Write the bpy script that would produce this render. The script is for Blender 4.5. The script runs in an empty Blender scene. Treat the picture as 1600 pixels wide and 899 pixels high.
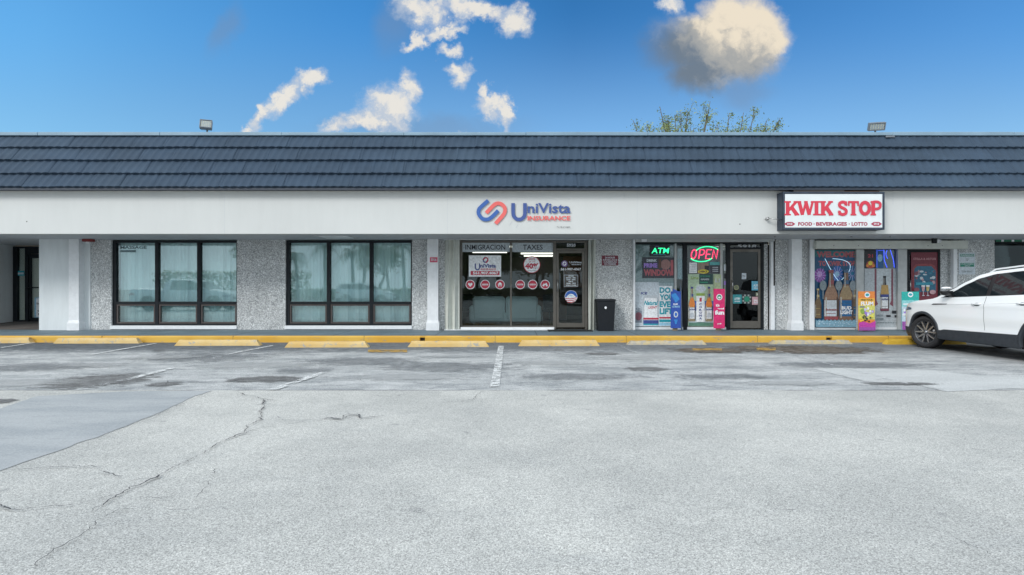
import bpy, math, random
from math import sin, cos, pi, radians, sqrt, atan2, exp
from mathutils import Vector, Matrix
random.seed(7)
S = bpy.context.scene
COL = S.collection
F = 870.0          # focal length of the photograph in its own pixels
H = 1.30           # eye height

# ------------------------------------------------------------ camera
cd = bpy.data.cameras.new('camera'); cam = bpy.data.objects.new('camera', cd); COL.objects.link(cam)
cd.sensor_width = 36; cd.lens = F/1600*36; cd.clip_end = 3000; cd.clip_start = 0.05
cam.location = (0, 0, H); cam.rotation_euler = (pi/2, 0, 0)
S.camera = cam

# ------------------------------------------------------------ light, exposure
SUN_EL, SUN_AZ = radians(33), radians(220)      # azimuth clockwise from +Y: behind the camera, a little to the left
EXPOSURE = 0.55
sd = bpy.data.lights.new('sun', 'SUN'); sd.energy = 1.35; sd.angle = radians(18); sd.color = (1, .975, .94)
sun = bpy.data.objects.new('sun', sd); COL.objects.link(sun)
dv = Vector((sin(SUN_AZ)*cos(SUN_EL), cos(SUN_AZ)*cos(SUN_EL), sin(SUN_EL)))
sun.rotation_euler = (-dv).to_track_quat('-Z', 'Y').to_euler(); sun.location = dv*50
S.view_settings.view_transform = 'Standard'; S.view_settings.look = 'None'
S.view_settings.exposure = EXPOSURE; S.view_settings.gamma = 1
S.view_settings.use_curve_mapping = False
S.render.engine = 'CYCLES'
S.cycles.max_bounces = 8; S.cycles.diffuse_bounces = 4; S.cycles.glossy_bounces = 4
S.cycles.transparent_max_bounces = 16; S.cycles.use_denoising = True

# ------------------------------------------------------------ node helper
class NT:
    def __init__(s, tree): s.t = tree; s.n = tree.nodes; s.l = tree.links
    def new(s, typ, **k):
        n = s.n.new(typ)
        for a, b in k.items(): setattr(n, a, b)
        return n
    def put(s, sock, v):
        if isinstance(v, bpy.types.NodeSocket): s.l.new(v, sock)
        elif v is not None:
            try: sock.default_value = v
            except Exception: sock.default_value = tuple(v)+(1,) if len(v) == 3 else v
    def math(s, op, a, b=None, c=None, clamp=False):
        n = s.new('ShaderNodeMath', operation=op, use_clamp=clamp)
        s.put(n.inputs[0], a)
        if b is not None: s.put(n.inputs[1], b)
        if c is not None: s.put(n.inputs[2], c)
        return n.outputs[0]
    def vmath(s, op, a, b=None, out=0):
        n = s.new('ShaderNodeVectorMath', operation=op)
        s.put(n.inputs[0], a)
        if b is not None:
            if op == 'SCALE': s.put(n.inputs[3], b)
            else: s.put(n.inputs[1], b)
        return n.outputs['Value'] if out == 'v' else n.outputs[0]
    def mix(s, f, a, b, blend='MIX'):
        n = s.new('ShaderNodeMix', data_type='RGBA', blend_type=blend)
        s.put(n.inputs[0], f); s.put(n.inputs[6], c4(a)); s.put(n.inputs[7], c4(b))
        return n.outputs[2]
    def noise(s, vec, scale, detail=4, rough=.55, col=False, dist=0):
        n = s.new('ShaderNodeTexNoise'); s.put(n.inputs['Vector'], vec)
        n.inputs['Scale'].default_value = scale; n.inputs['Detail'].default_value = detail
        n.inputs['Roughness'].default_value = rough; n.inputs['Distortion'].default_value = dist
        return n.outputs['Color'] if col else n.outputs['Fac']
    def voro(s, vec, scale, feature='F1', out='Color', rnd=1):
        n = s.new('ShaderNodeTexVoronoi', feature=feature); s.put(n.inputs['Vector'], vec)
        n.inputs['Scale'].default_value = scale; n.inputs['Randomness'].default_value = rnd
        return n.outputs[out]
    def ss(s, v, lo, hi):
        n = s.new('ShaderNodeMapRange', interpolation_type='SMOOTHSTEP')
        s.put(n.inputs[0], v); n.inputs[1].default_value = lo; n.inputs[2].default_value = hi
        return n.outputs[0]
    def lin(s, v, lo, hi, a=0, b=1):
        n = s.new('ShaderNodeMapRange'); s.put(n.inputs[0], v)
        n.inputs[1].default_value = lo; n.inputs[2].default_value = hi; n.inputs[3].default_value = a; n.inputs[4].default_value = b
        return n.outputs[0]
    def map(s, vec, loc=(0,0,0), rot=(0,0,0), scale=(1,1,1), typ='POINT'):
        n = s.new('ShaderNodeMapping', vector_type=typ); s.put(n.inputs[0], vec)
        n.inputs[1].default_value = loc; n.inputs[2].default_value = rot; n.inputs[3].default_value = scale
        return n.outputs[0]
    def sep(s, v):
        n = s.new('ShaderNodeSeparateXYZ'); s.put(n.inputs[0], v); return n.outputs
    def comb(s, x, y, z=0.0):
        n = s.new('ShaderNodeCombineXYZ'); s.put(n.inputs[0], x); s.put(n.inputs[1], y); s.put(n.inputs[2], z); return n.outputs[0]
def c4(c):
    return c if isinstance(c, bpy.types.NodeSocket) else (tuple(c)+(1,) if len(c) == 3 else c)

# ------------------------------------------------------------ sky
W = bpy.data.worlds.new('World'); S.world = W; W.use_nodes = True
n = NT(W.node_tree); n.n.clear()
out = n.new('ShaderNodeOutputWorld'); bg = n.new('ShaderNodeBackground'); n.l.new(bg.outputs[0], out.inputs[0])
sky = n.new('ShaderNodeTexSky', sky_type='NISHITA'); sky.sun_disc = False
sky.sun_elevation = SUN_EL; sky.sun_rotation = SUN_AZ; sky.air_density = 1.0; sky.dust_density = .3; sky.ozone_density = 3.0
bg.inputs[1].default_value = 0.12
D = n.new('ShaderNodeTexCoord').outputs['Generated']
x, y, z = n.sep(D)
yy = n.math('MAXIMUM', y, .02)
U = n.math('DIVIDE', x, yy); V = n.math('DIVIDE', z, yy)
uv0 = n.comb(U, V)
w1 = n.vmath('SCALE', n.vmath('SUBTRACT', n.noise(uv0, 11, 5, .6, col=True), (.5,.5,.5)), .085)
w2 = n.vmath('SCALE', n.vmath('SUBTRACT', n.noise(uv0, 38, 6, .68, col=True), (.5,.5,.5)), .042)
uvw = n.vmath('ADD', n.vmath('ADD', uv0, w1), w2)
uvs = n.vmath('ADD', uv0, n.vmath('SCALE', w1, .8))
def field(blobs, vec):
    f = None
    for (cx, cy, rx, ry, a) in blobs:
        m = n.map(vec, ((cx-800)/F, (450-cy)/F, 0), (0, 0, radians(a)), (rx/F, ry/F, 1), 'TEXTURE')
        L = n.vmath('LENGTH', n.vmath('MULTIPLY', m, (1,1,0)), out='v')
        f = L if f is None else n.math('MINIMUM', f, L)
    return f
def ramp(f, stops):
    r = n.new('ShaderNodeValToRGB'); e = r.color_ramp.elements; n.l.new(f, r.inputs[0])
    while len(e) < len(stops): e.new(.5)
    for q, (p_, c_) in zip(e, stops): q.position = p_; q.color = tuple(k/1.4 for k in c_)+(1,)
    return r.outputs[0]
uf = n.lin(U, -.92, .92)
topf = ramp(uf, [(.04,(.58,1.12,1.27)),(.35,(.32,.85,1.12)),(.56,(.19,.54,.76)),(.95,(.31,.62,.80))])
horf = ramp(uf, [(.04,(.70,.98,1.02)),(.54,(.58,.78,.85)),(.95,(.50,.63,.665))])
fac = n.vmath('SCALE', n.mix(n.ss(V, .26, .52), horf, topf), 1.4)
skyc = n.vmath('MULTIPLY', sky.outputs[0], fac)
front = n.ss(y, .05, .2)
G2 = [(618,35,34,55,-20),(352,48,22,50,-30),(660,200,170,26,0),(1160,150,50,25,0)]
g = n.ss(field(G2, uvs), 1.3, .2)
skyc = n.mix(n.math('MULTIPLY', n.math('MULTIPLY', g, front), .42), skyc, (1.1, 1.6, 2.4))
sh = n.noise(uvw, 9, 6, .6)
C1 = [(1165,45,74,50,-15),(1100,72,84,50,0),(1098,112,54,36,10),(1150,92,72,40,0),(1195,62,42,36,0)]
wb = n.vmath('ADD', uv0, n.vmath('ADD', n.vmath('SCALE', w1, .75), n.vmath('SCALE', w2, .6)))
fc = field(C1, wb)
bn_ = n.math('ADD', .5, n.math('MULTIPLY', n.math('SUBTRACT', n.noise(wb, 16, 6, .58), n.noise(n.vmath('ADD', wb, (.012, .016, 0)), 16, 6, .58)), 1.7)); bn2 = n.noise(wb, 9, 4, .5)
lit = n.math('ADD', n.math('ADD', n.math('MULTIPLY', n.math('SUBTRACT', U, .372), 3.6), n.math('MULTIPLY', n.math('SUBTRACT', V, .437), 6.5)), n.math('ADD', n.lin(bn_, .3, .7, -.16, .16), n.lin(bn2, .3, .7, -.28, .28)))
hard = n.ss(lit, -.5, .35)
a = n.math('ADD', n.math('MULTIPLY', n.ss(fc, 1.40, .40), n.math('SUBTRACT', 1, hard)), n.math('MULTIPLY', n.ss(fc, 1.20, .72), hard))
ccol = n.mix(n.ss(lit, -.6, .0), (.95, 1.2, 1.5), (2.3, 2.3, 2.2))
ccol = n.mix(n.ss(lit, -.05, .48), ccol, (5.0, 4.4, 3.45))
skyc = n.mix(n.math('MULTIPLY', n.math('MULTIPLY', a, front), .96), skyc, ccol)
C2 = [(482,121,20,15,20),(445,146,40,17,38),(405,177,32,13,42),(382,200,15,12,0),
      (612,166,42,34,0),(643,138,18,30,0),(575,190,38,20,0),(535,200,32,12,0),
      (768,166,28,13,0),(792,175,11,20,0),(760,150,9,13,0),(733,206,12,5,20),
      (714,113,17,20,0),(698,74,20,10,0),
      (745,14,48,16,-8),(690,42,32,10,20),(800,34,24,27,0),(660,18,42,22,0),(648,62,24,10,55),(715,46,20,9,0),
      (1045,6,22,17,0)]
fc = field(C2, uvw)
a = n.ss(n.math('ADD', fc, n.lin(sh, .3, .7, -.34, .34)), 1.42, .42)
rl = n.math('SUBTRACT', n.noise(uvw, 20, 5, .6), n.noise(n.vmath('ADD', uvw, (.010, .013, 0)), 20, 5, .6))
fine = n.math('ADD', n.math('MULTIPLY', rl, 1.9), n.math('ADD', n.math('MULTIPLY', n.ss(fc, 1.15, .2), .38), .18))
ccol = n.mix(n.ss(fine, .15, .62), (3.1, 3.45, 3.95), (4.9, 4.65, 4.2))
skyc = n.mix(n.math('MULTIPLY', n.math('MULTIPLY', a, front), .93), skyc, ccol)
# the cloud deck overhead and behind the camera that softens the daylight
deck = n.ss(n.math('SUBTRACT', n.math('ADD', n.math('MULTIPLY', z, .95), n.math('MULTIPLY', n.math('ABSOLUTE', x), .42)), y), -.02, .35)
dn = n.noise(D, 2.6, 6, .6)
deckc = n.mix(n.ss(dn, .35, .65), (5.2, 6.0, 6.6), (7.8, 8.4, 8.9))
skyc = n.mix(deck, skyc, deckc)
n.l.new(skyc, bg.inputs[0])

# ------------------------------------------------------------ materials
_M = {}
def M(name, col=(.5,.5,.5), rough=.6, metal=0., emit=None, es=1., var=None, bump=None, spec=.5, alpha=None, coat=0):
    """var=(scale, amount): mottling of the thing's own colour; bump=(scale, strength)"""
    if name in _M: return _M[name]
    m = bpy.data.materials.new(name); m.use_nodes = True; _M[name] = m
    t = NT(m.node_tree); b = t.n['Principled BSDF']
    b.inputs['Base Color'].default_value = c4(col); b.inputs['Roughness'].default_value = rough
    b.inputs['Metallic'].default_value = metal; b.inputs['Specular IOR Level'].default_value = spec
    b.inputs['Coat Weight'].default_value = coat
    if emit: b.inputs['Emission Color'].default_value = c4(emit); b.inputs['Emission Strength'].default_value = es
    if var or bump: P = t.new('ShaderNodeNewGeometry').outputs['Position']
    if var:
        f = t.noise(P, var[0], 5, .6)
        k = t.lin(f, .3, .7, 1-var[1], 1+var[1])
        t.l.new(t.vmath('SCALE', col, k), b.inputs['Base Color'])
        t.l.new(t.lin(f, .3, .7, min(1, rough+.08), max(0, rough-.08)), b.inputs['Roughness'])
    if bump:
        bn = t.new('ShaderNodeBump'); bn.inputs['Strength'].default_value = bump[1]; bn.inputs['Distance'].default_value = .01
        t.l.new(t.noise(P, bump[0], 4), bn.inputs['Height']); t.l.new(bn.outputs[0], b.inputs['Normal'])
    return m

def glass(name, tint, refl):
    m = bpy.data.materials.new(name); m.use_nodes = True; t = NT(m.node_tree); t.n.clear(); _M[name] = m
    o = t.new('ShaderNodeOutputMaterial'); mx = t.new('ShaderNodeMixShader')
    tr = t.new('ShaderNodeBsdfTransparent'); gl = t.new('ShaderNodeBsdfGlossy')
    tr.inputs[0].default_value = c4(tint); gl.inputs[0].default_value = (.86,.95,.97,1); gl.inputs[1].default_value = .015
    fr = t.new('ShaderNodeFresnel'); fr.inputs[0].default_value = 1.5
    P = t.new('ShaderNodeNewGeometry').outputs['Position']
    bn = t.new('ShaderNodeBump'); bn.inputs['Strength'].default_value = .05; bn.inputs['Distance'].default_value = .02
    t.l.new(t.noise(P, .9, 2), bn.inputs['Height']); t.l.new(bn.outputs[0], gl.inputs['Normal'])
    f = t.math('ADD', t.math('MULTIPLY', fr.outputs[0], 1.0), refl, clamp=True)
    t.l.new(f, mx.inputs[0]); t.l.new(tr.outputs[0], mx.inputs[1]); t.l.new(gl.outputs[0], mx.inputs[2])
    t.l.new(mx.outputs[0], o.inputs[0]); return m
GL_OFFICE = glass('office_glass', (.90,.98,.98), .06)
GL_SHOP = glass('shop_glass', (.80,.84,.84), -.005)
GL_KWIK = glass('store_glass', (.86,.90,.90), -.01)
GL_DARK = glass('dark_glass', (.28,.30,.30), -.015)

def m_aggregate():
    m = bpy.data.materials.new('exposed_aggregate'); m.use_nodes = True; t = NT(m.node_tree); b = t.n['Principled BSDF']
    P = t.new('ShaderNodeNewGeometry').outputs['Position']
    v = t.new('ShaderNodeTexVoronoi'); t.put(v.inputs['Vector'], P); v.inputs['Scale'].default_value = 54
    v2 = t.new('ShaderNodeTexVoronoi'); t.put(v2.inputs['Vector'], P); v2.inputs['Scale'].default_value = 88
    r = t.sep(v.outputs['Color'])[0]; r2 = t.sep(v2.outputs['Color'])[0]
    c = t.mix(t.ss(r, .30, .55), (.29,.30,.305), (.68,.70,.70))
    c = t.mix(t.ss(r, .66, .80), c, (.90,.91,.90))
    c = t.mix(t.math('MULTIPLY', t.ss(r2, .70, .8), .7), c, (.30,.32,.34))
    c = t.mix(t.math('MULTIPLY', t.ss(r2, .2, .12), .8), c, (.88,.9,.92))
    c = t.mix(t.ss(v.outputs['Distance'], .55, .75), c, (.50,.515,.515))
    big = t.math('MULTIPLY', t.lin(t.noise(P, 1.3, 5), .3, .7, .80, 1.02), t.lin(t.noise(t.map(P, scale=(3, 3, .5)), 2, 5, .6), .4, .75, 1.0, .86))
    t.l.new(t.vmath('SCALE', c, big), b.inputs['Base Color']); b.inputs['Roughness'].default_value = .85
    bn = t.new('ShaderNodeBump'); bn.inputs['Strength'].default_value = .5; bn.inputs['Distance'].default_value = .01; bn.invert = True
    t.l.new(v.outputs['Distance'], bn.inputs['Height']); t.l.new(bn.outputs[0], b.inputs['Normal'])
    return m
AGG = m_aggregate()

def m_stucco(name, col, dirt=.10):
    """painted stucco with faint run-off streaks and patching"""
    m = bpy.data.materials.new(name); m.use_nodes = True; t = NT(m.node_tree); b = t.n['Principled BSDF']
    P = t.new('ShaderNodeNewGeometry').outputs['Position']
    st = t.noise(t.map(P, scale=(2.2, 2.2, .35)), 2.5, 6, .65)
    pa = t.noise(P, .45, 3, .5)
    k = t.math('MULTIPLY', t.lin(st, .35, .75, 1+dirt*.3, 1-dirt), t.lin(pa, .3, .7, .95, 1.03))
    t.l.new(t.vmath('SCALE', col, k), b.inputs['Base Color']); b.inputs['Roughness'].default_value = .7
    bn = t.new('ShaderNodeBump'); bn.inputs['Strength'].default_value = .25; bn.inputs['Distance'].default_value = .006
    t.l.new(t.noise(P, 60, 4), bn.inputs['Height']); t.l.new(bn.outputs[0], b.inputs['Normal'])
    return m
STUCCO = m_stucco('white_painted_stucco', (.57,.583,.572), .03)
WALLW = m_stucco('grey_white_wall_paint', (.66,.70,.715), .10)
SOFFIT = m_stucco('soffit_paint', (.50,.52,.545), .14)

def m_roof():
    m = bpy.data.materials.new('slate_blue_roof_tile'); m.use_nodes = True; t = NT(m.node_tree); b = t.n['Principled BSDF']
    P = t.new('ShaderNodeNewGeometry').outputs['Position']
    x, y, z = t.sep(P)
    # one tone per pressed panel: cells by panel width and course
    row = t.math('FLOOR', t.math('DIVIDE', t.math('SUBTRACT', z, 3.63), .365))
    cx = t.math('FLOOR', t.math('DIVIDE', t.math('ADD', x, t.math('MULTIPLY', row, .31)), .77))
    wn = t.new('ShaderNodeTexWhiteNoise', noise_dimensions='2D'); t.l.new(t.comb(cx, row), wn.inputs['Vector'])
    tone = t.lin(wn.outputs['Value'], 0, 1, .95, 1.05)
    st = t.lin(t.noise(t.map(P, rot=(0,radians(14),0), scale=(6, 2, .9)), 2.0, 4, .55), 0.3, .7, .93, 1.07)
    gr = t.lin(t.noise(P, 90, 3), .3, .7, .85, 1.15)
    st = t.math('MULTIPLY', st, t.lin(t.noise(t.map(P, scale=(.5, 1, 1.6)), 1.2, 5, .6), .3, .7, .86, 1.16))
    k = t.math('MULTIPLY', t.math('MULTIPLY', tone, st), gr)
    c = t.mix(t.ss(t.noise(P, .35, 4), .45, .7), (.034,.057,.090), (.043,.069,.103))
    t.l.new(t.vmath('SCALE', c, k), b.inputs['Base Color']); b.inputs['Roughness'].default_value = .8; b.inputs['Specular IOR Level'].default_value = .3
    return m
ROOF = m_roof()
WHITE = M('white_trim', (.74,.76,.78), .5, var=(9,.06))
CREAM = M('cream_shutter', (.58,.60,.55), .5, var=(7,.08))
BLACKF = M('black_frame', (.009,.012,.016), .5, spec=.25, var=(5,.2))
BRONZE = M('bronze_frame', (.085,.070,.066), .4, .3, var=(5,.15))
DBRONZE = M('dark_bronze_frame', (.13,.12,.105), .4, .4, var=(5,.12))
COPING = M('coping_metal', (.20,.30,.38), .5, 0, var=(1.5,.12))
FLASH = M('eave_flashing', (.030,.040,.060), .5)
INW = M('interior_wall', (.15,.14,.13), .8, var=(1,.2))
INC = M('interior_ceiling', (.30,.30,.29), .8)
INF = M('interior_floor', (.16,.135,.11), .5, var=(2,.2))
BLIND = M('blind_fabric', (.84,.91,.91), .7, var=(1.6,.08))
RUST = M('dark_iron', (.05,.045,.045), .6)
LAMP = M('tube_light', (.9,.9,.85), .4, emit=(1,.96,.85), es=1.8)

# ------------------------------------------------------------ mesh builder
ORI = {}
class MB:
    def __init__(s): s.v=[]; s.f=[]; s.m=[]; s.mats=[]; s.sm=[]
    def mi(s, mat):
        if mat not in s.mats: s.mats.append(mat)
        return s.mats.index(mat)
    def add(s, vs, fs, mat, smooth=False):
        o = len(s.v); s.v += [tuple(p) for p in vs]; k = s.mi(mat)
        for f in fs: s.f.append(tuple(i+o for i in f)); s.m.append(k); s.sm.append(smooth)
        return s
    def box(s, x0, x1, y0, y1, z0, z1, mat):
        vs = [(x,y,z) for x in (x0,x1) for y in (y0,y1) for z in (z0,z1)]
        return s.add(vs, [(0,1,3,2),(4,6,7,5),(0,4,5,1),(2,3,7,6),(0,2,6,4),(1,5,7,3)], mat)
    def bbox(s, x0, x1, y0, y1, z0, z1, mat, b=.01):
        """box with chamfered edges"""
        b = min(b, (x1-x0)*.49, (y1-y0)*.49, (z1-z0)*.49)
        vs=[]; idx={}
        for i,(X,dx) in enumerate(((x0,1),(x1,-1))):
            for j,(Y,dy) in enumerate(((y0,1),(y1,-1))):
                for k,(Z,dz) in enumerate(((z0,1),(z1,-1))):
                    for a in range(3):
                        idx[i,j,k,a]=len(vs)
                        vs.append((X+(0 if a==0 else dx*b), Y+(0 if a==1 else dy*b), Z+(0 if a==2 else dz*b)))
        fs=[]
        I=lambda i,j,k,a: idx[i,j,k,a]
        for i in (0,1):
            q=[I(i,0,0,0),I(i,1,0,0),I(i,1,1,0),I(i,0,1,0)]; fs.append(q if i else q[::-1])
            q=[I(0,i,0,1),I(1,i,0,1),I(1,i,1,1),I(0,i,1,1)]; fs.append(q[::-1] if i else q)
            q=[I(0,0,i,2),I(1,0,i,2),I(1,1,i,2),I(0,1,i,2)]; fs.append(q if i else q[::-1])
        for p in (0,1):
            for q in (0,1):
                fs.append([I(0,p,q,1),I(1,p,q,1),I(1,p,q,2),I(0,p,q,2)])
                fs.append([I(p,0,q,0),I(p,1,q,0),I(p,1,q,2),I(p,0,q,2)])
                fs.append([I(p,q,0,0),I(p,q,1,0),I(p,q,1,1),I(p,q,0,1)])
                for r in (0,1): fs.append([I(p,q,r,0),I(p,q,r,1),I(p,q,r,2)])
        return s.add(vs, fs, mat)
    def prism(s, pts, y0, y1, mat, cap_mat=None):
        """polygon (x,z) extruded along Y"""
        k=len(pts); vs=[(a,y0,b) for a,b in pts]+[(a,y1,b) for a,b in pts]
        s.add(vs, [(i,(i+1)%k,(i+1)%k+k,i+k) for i in range(k)]+[tuple(range(k,2*k))[::-1]], mat)
        return s.add([(a,y0,b) for a,b in pts], [tuple(range(k))], cap_mat or mat)
    def poly(s, pts, y, mat):
        return s.add([(a,y,b) for a,b in pts], [tuple(range(len(pts)))], mat)
    def tube(s, pts, r, mat, n=8, closed=False, smooth=True):
        pts=[Vector(p) for p in pts]; N=len(pts); rs=r if isinstance(r,(list,tuple)) else [r]*N
        vs=[]; up=None
        for i,p in enumerate(pts):
            a=pts[i-1] if (i or closed) else p; b=pts[(i+1)%N] if (i<N-1 or closed) else p
            t=(b-a).normalized()
            if up is None:
                up=Vector((0,0,1)) if abs(t.z)<.9 else Vector((1,0,0))
            u=t.cross(up).normalized(); w=u.cross(t).normalized(); up=w
            for k in range(n):
                an=2*pi*k/n; vs.append(p+(u*cos(an)+w*sin(an))*rs[i])
        fs=[]
        for i in range(N if closed else N-1):
            for k in range(n):
                a=i*n+k; b=i*n+(k+1)%n; j=((i+1)%N)*n
                fs.append((a,b,j+(k+1)%n,j+k))
        if not closed: fs += [tuple(range(n))[::-1], tuple(range((N-1)*n,N*n))]
        return s.add(vs, fs, mat, smooth)
    def stroke(s, pts, w, y, mat):
        """flat ribbon of width w on the XZ plane"""
        N=len(pts); L=[];R=[]
        for i in range(N):
            a=pts[max(i-1,0)]; b=pts[min(i+1,N-1)]
            dx=b[0]-a[0]; dz=b[1]-a[1]; d=math.hypot(dx,dz) or 1; nx=-dz/d*w/2; nz=dx/d*w/2
            L.append((pts[i][0]+nx,y,pts[i][1]+nz)); R.append((pts[i][0]-nx,y,pts[i][1]-nz))
        return s.add(L+R, [(N+i,N+i+1,i+1,i) for i in range(N-1)], mat)
    def text(s, body, x0, z0, x1, z1, y, mat, bold=.02, shear=0):
        vs, fs = glyphs(body, bold)
        if not vs: return s
        ax=min(p[0] for p in vs); bx=max(p[0] for p in vs); az=min(p[1] for p in vs); bz=max(p[1] for p in vs)
        sx=(x1-x0)/(bx-ax); sz=(z1-z0)/(bz-az)
        return s.add([(x0+(p[0]-ax)*sx+shear*((p[1]-az)*sz), y, z0+(p[1]-az)*sz) for p in vs], fs, mat)
    def build(s, name, parent=None, label=None, cat=None, group=None, kind=None, smooth=None, local=False, origin=None):
        me=bpy.data.meshes.new(name); me.from_pydata([], [], [])
        if not s.v: s.v=[(0,0,0)]
        if parent is None and not local:
            if origin is None:
                xs=[p[0] for p in s.v]; ys=[p[1] for p in s.v]; zs=[p[2] for p in s.v]
                origin=Vector(((min(xs)+max(xs))/2,(min(ys)+max(ys))/2,min(zs)))
            else: origin=Vector(origin)
        else: origin=Vector((0,0,0))
        me=bpy.data.meshes.new(name)
        me.from_pydata([(p[0]-origin.x,p[1]-origin.y,p[2]-origin.z) for p in s.v],[],s.f)
        for m in s.mats: me.materials.append(m)
        me.polygons.foreach_set('material_index', s.m)
        me.polygons.foreach_set('use_smooth', s.sm if smooth is None else [smooth]*len(s.f))
        me.update()
        ob=bpy.data.objects.new(name, me); COL.objects.link(ob); ob.location=origin
        ORI[ob.name]=origin
        if parent is not None:
            ob.parent=parent; ob.matrix_parent_inverse=Matrix.Translation(-ORI[parent.name])
        tag(ob,label,cat,group,kind); return ob
def tag(o,label=None,cat=None,group=None,kind=None):
    if label: o['label']=label
    if cat: o['category']=cat
    if group: o['group']=group
    if kind: o['kind']=kind
    return o
def empty(name, loc, label, cat, group=None):
    o=bpy.data.objects.new(name,None); COL.objects.link(o); o.location=loc; o.empty_display_size=.2
    ORI[o.name]=Vector(loc); return tag(o,label,cat,group)
def copy_tree(o, parent=None):
    c=o.copy(); COL.objects.link(c)
    if parent: c.parent=parent
    for ch in list(o.children): copy_tree(ch,c)
    return c
_G={}
def glyphs(body, bold=.02):
    k=(body,bold)
    if k in _G: return _G[k]
    cu=bpy.data.curves.new('t','FONT'); cu.body=body; cu.size=1; cu.offset=bold; cu.resolution_u=2; cu.fill_mode='FRONT'
    ob=bpy.data.objects.new('t',cu); COL.objects.link(ob)
    dg=bpy.context.evaluated_depsgraph_get(); me=bpy.data.meshes.new_from_object(ob.evaluated_get(dg))
    r=([(v.co.x,v.co.y) for v in me.vertices],[tuple(p.vertices) for p in me.polygons])
    bpy.data.objects.remove(ob); bpy.data.curves.remove(cu); bpy.data.meshes.remove(me)
    _G[k]=r; return r
def cat_rom(pts, k=6):
    P=[pts[0]]+list(pts)+[pts[-1]]; o=[]
    for i in range(1,len(P)-2):
        for j in range(k):
            t=j/k; a,b,c,d=P[i-1],P[i],P[i+1],P[i+2]
            o.append(tuple(.5*((2*b[q])+(-a[q]+c[q])*t+(2*a[q]-5*b[q]+4*c[q]-d[q])*t*t+(-a[q]+3*b[q]-3*c[q]+d[q])*t**3) for q in range(len(b))))
    o.append(tuple(pts[-1])); return o

# size of a photographed feature at a distance from the camera
def px(x, Y): return (x-800)/F*Y
def pz(y, Y): return H+(450-y)/F*Y
FW = 15.15       # shop front plane
def fx(x): return px(x, FW)
def fz(y): return pz(y, FW)
# ============================================================ GROUND
def g_nodes():
    m=bpy.data.materials.new('weathered_asphalt'); m.use_nodes=True; t=NT(m.node_tree); b=t.n['Principled BSDF']
    P=t.new('ShaderNodeNewGeometry').outputs['Position']; x,y,z=t.sep(P)
    wob=t.math('MULTIPLY', t.math('SUBTRACT', t.noise(P,1.1,4),.5), .9)
    fine=t.noise(P,150,3,.65); vor=t.sep(t.voro(P,165))[0]; mid=t.noise(P,7,5,.6); big=t.noise(P,.5,7,.68)
    big2=t.noise(t.map(P,loc=(7,3,0),scale=(.6,1.3,1)),1.6,9,.72)
    # grey-white binder with pale and dark stone chips
    lane=t.mix(t.ss(big,.35,.68),(.395,.395,.380),(.515,.510,.485))
    lane=t.mix(t.math('MULTIPLY',t.ss(big2,.52,.75),.6),lane,(.35,.355,.35))
    stall=t.mix(t.ss(big2,.36,.66),(.29,.303,.31),(.49,.495,.495))
    stall=t.mix(t.math('MULTIPLY',t.ss(mid,.5,.72),.35),stall,(.17,.18,.19))
    streak=t.noise(t.map(P,scale=(.8,2.6,1)),3.4,10,.78)
    stall=t.mix(t.math('MULTIPLY',t.ss(streak,.53,.62),.62),stall,(.16,.17,.18))
    dark=t.mix(t.ss(mid,.3,.7),(.055,.065,.08),(.13,.145,.16))
    yw=t.math('ADD',y,wob)
    fr=t.ss(y,7.045,7.06)
    c=t.mix(fr,lane,stall)
    near_curb=t.math('MULTIPLY',t.ss(t.math('ADD',yw,t.math('MULTIPLY',t.math('SUBTRACT',t.noise(t.map(P,scale=(.6,1.6,1)),5,6,.7),.5),3.6)),10.7,11.9),t.lin(x,-14,8,1,.62))
    c=t.mix(near_curb,c,dark)
    # oil drips and stains in the middle of the bays
    bay=t.math('ABSOLUTE',t.math('SUBTRACT',t.math('FRACT',t.math('DIVIDE',t.math('ADD',x,.25),2.72)),.5))
    oil=t.math('MULTIPLY',t.math('MULTIPLY',t.ss(bay,.26,.05),t.ss(yw,10.2,11.4)),t.ss(t.noise(P,2.3,5,.65),.50,.66))
    c=t.mix(t.math('MULTIPLY',oil,.6),c,(.085,.082,.08))
    spots=t.math('MULTIPLY',t.ss(t.noise(t.map(P,loc=(31,11,2)),3.7,2),.70,.76),.35)
    c=t.mix(spots,c,(.17,.175,.18))
    seam=t.math('MULTIPLY',t.ss(t.math('ABSOLUTE',t.math('SUBTRACT',t.math('ADD',y,t.math('MULTIPLY',t.math('SUBTRACT',t.noise(P,3,3),.5),.05)),7.05)),.028,.008),t.ss(t.noise(P,1.6,3),.38,.55))
    c=t.mix(t.math('MULTIPLY',seam,.75),c,(.09,.09,.1))
    k=t.math('MULTIPLY',t.lin(fine,.25,.75,.62,1.38),t.lin(vor,0,1,.60,1.40))
    c=t.vmath('SCALE',c,k)
    t.l.new(c,b.inputs['Base Color']); b.inputs['Roughness'].default_value=.88; b.inputs['Specular IOR Level'].default_value=.3
    bn=t.new('ShaderNodeBump'); bn.inputs['Strength'].default_value=.45; bn.inputs['Distance'].default_value=.010
    hgt=t.math('ADD',t.math('MULTIPLY',fine,.7),t.math('MULTIPLY',vor,.5))
    t.l.new(hgt,bn.inputs['Height']); t.l.new(bn.outputs[0],b.inputs['Normal'])
    return m
ASPH=g_nodes()
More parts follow.
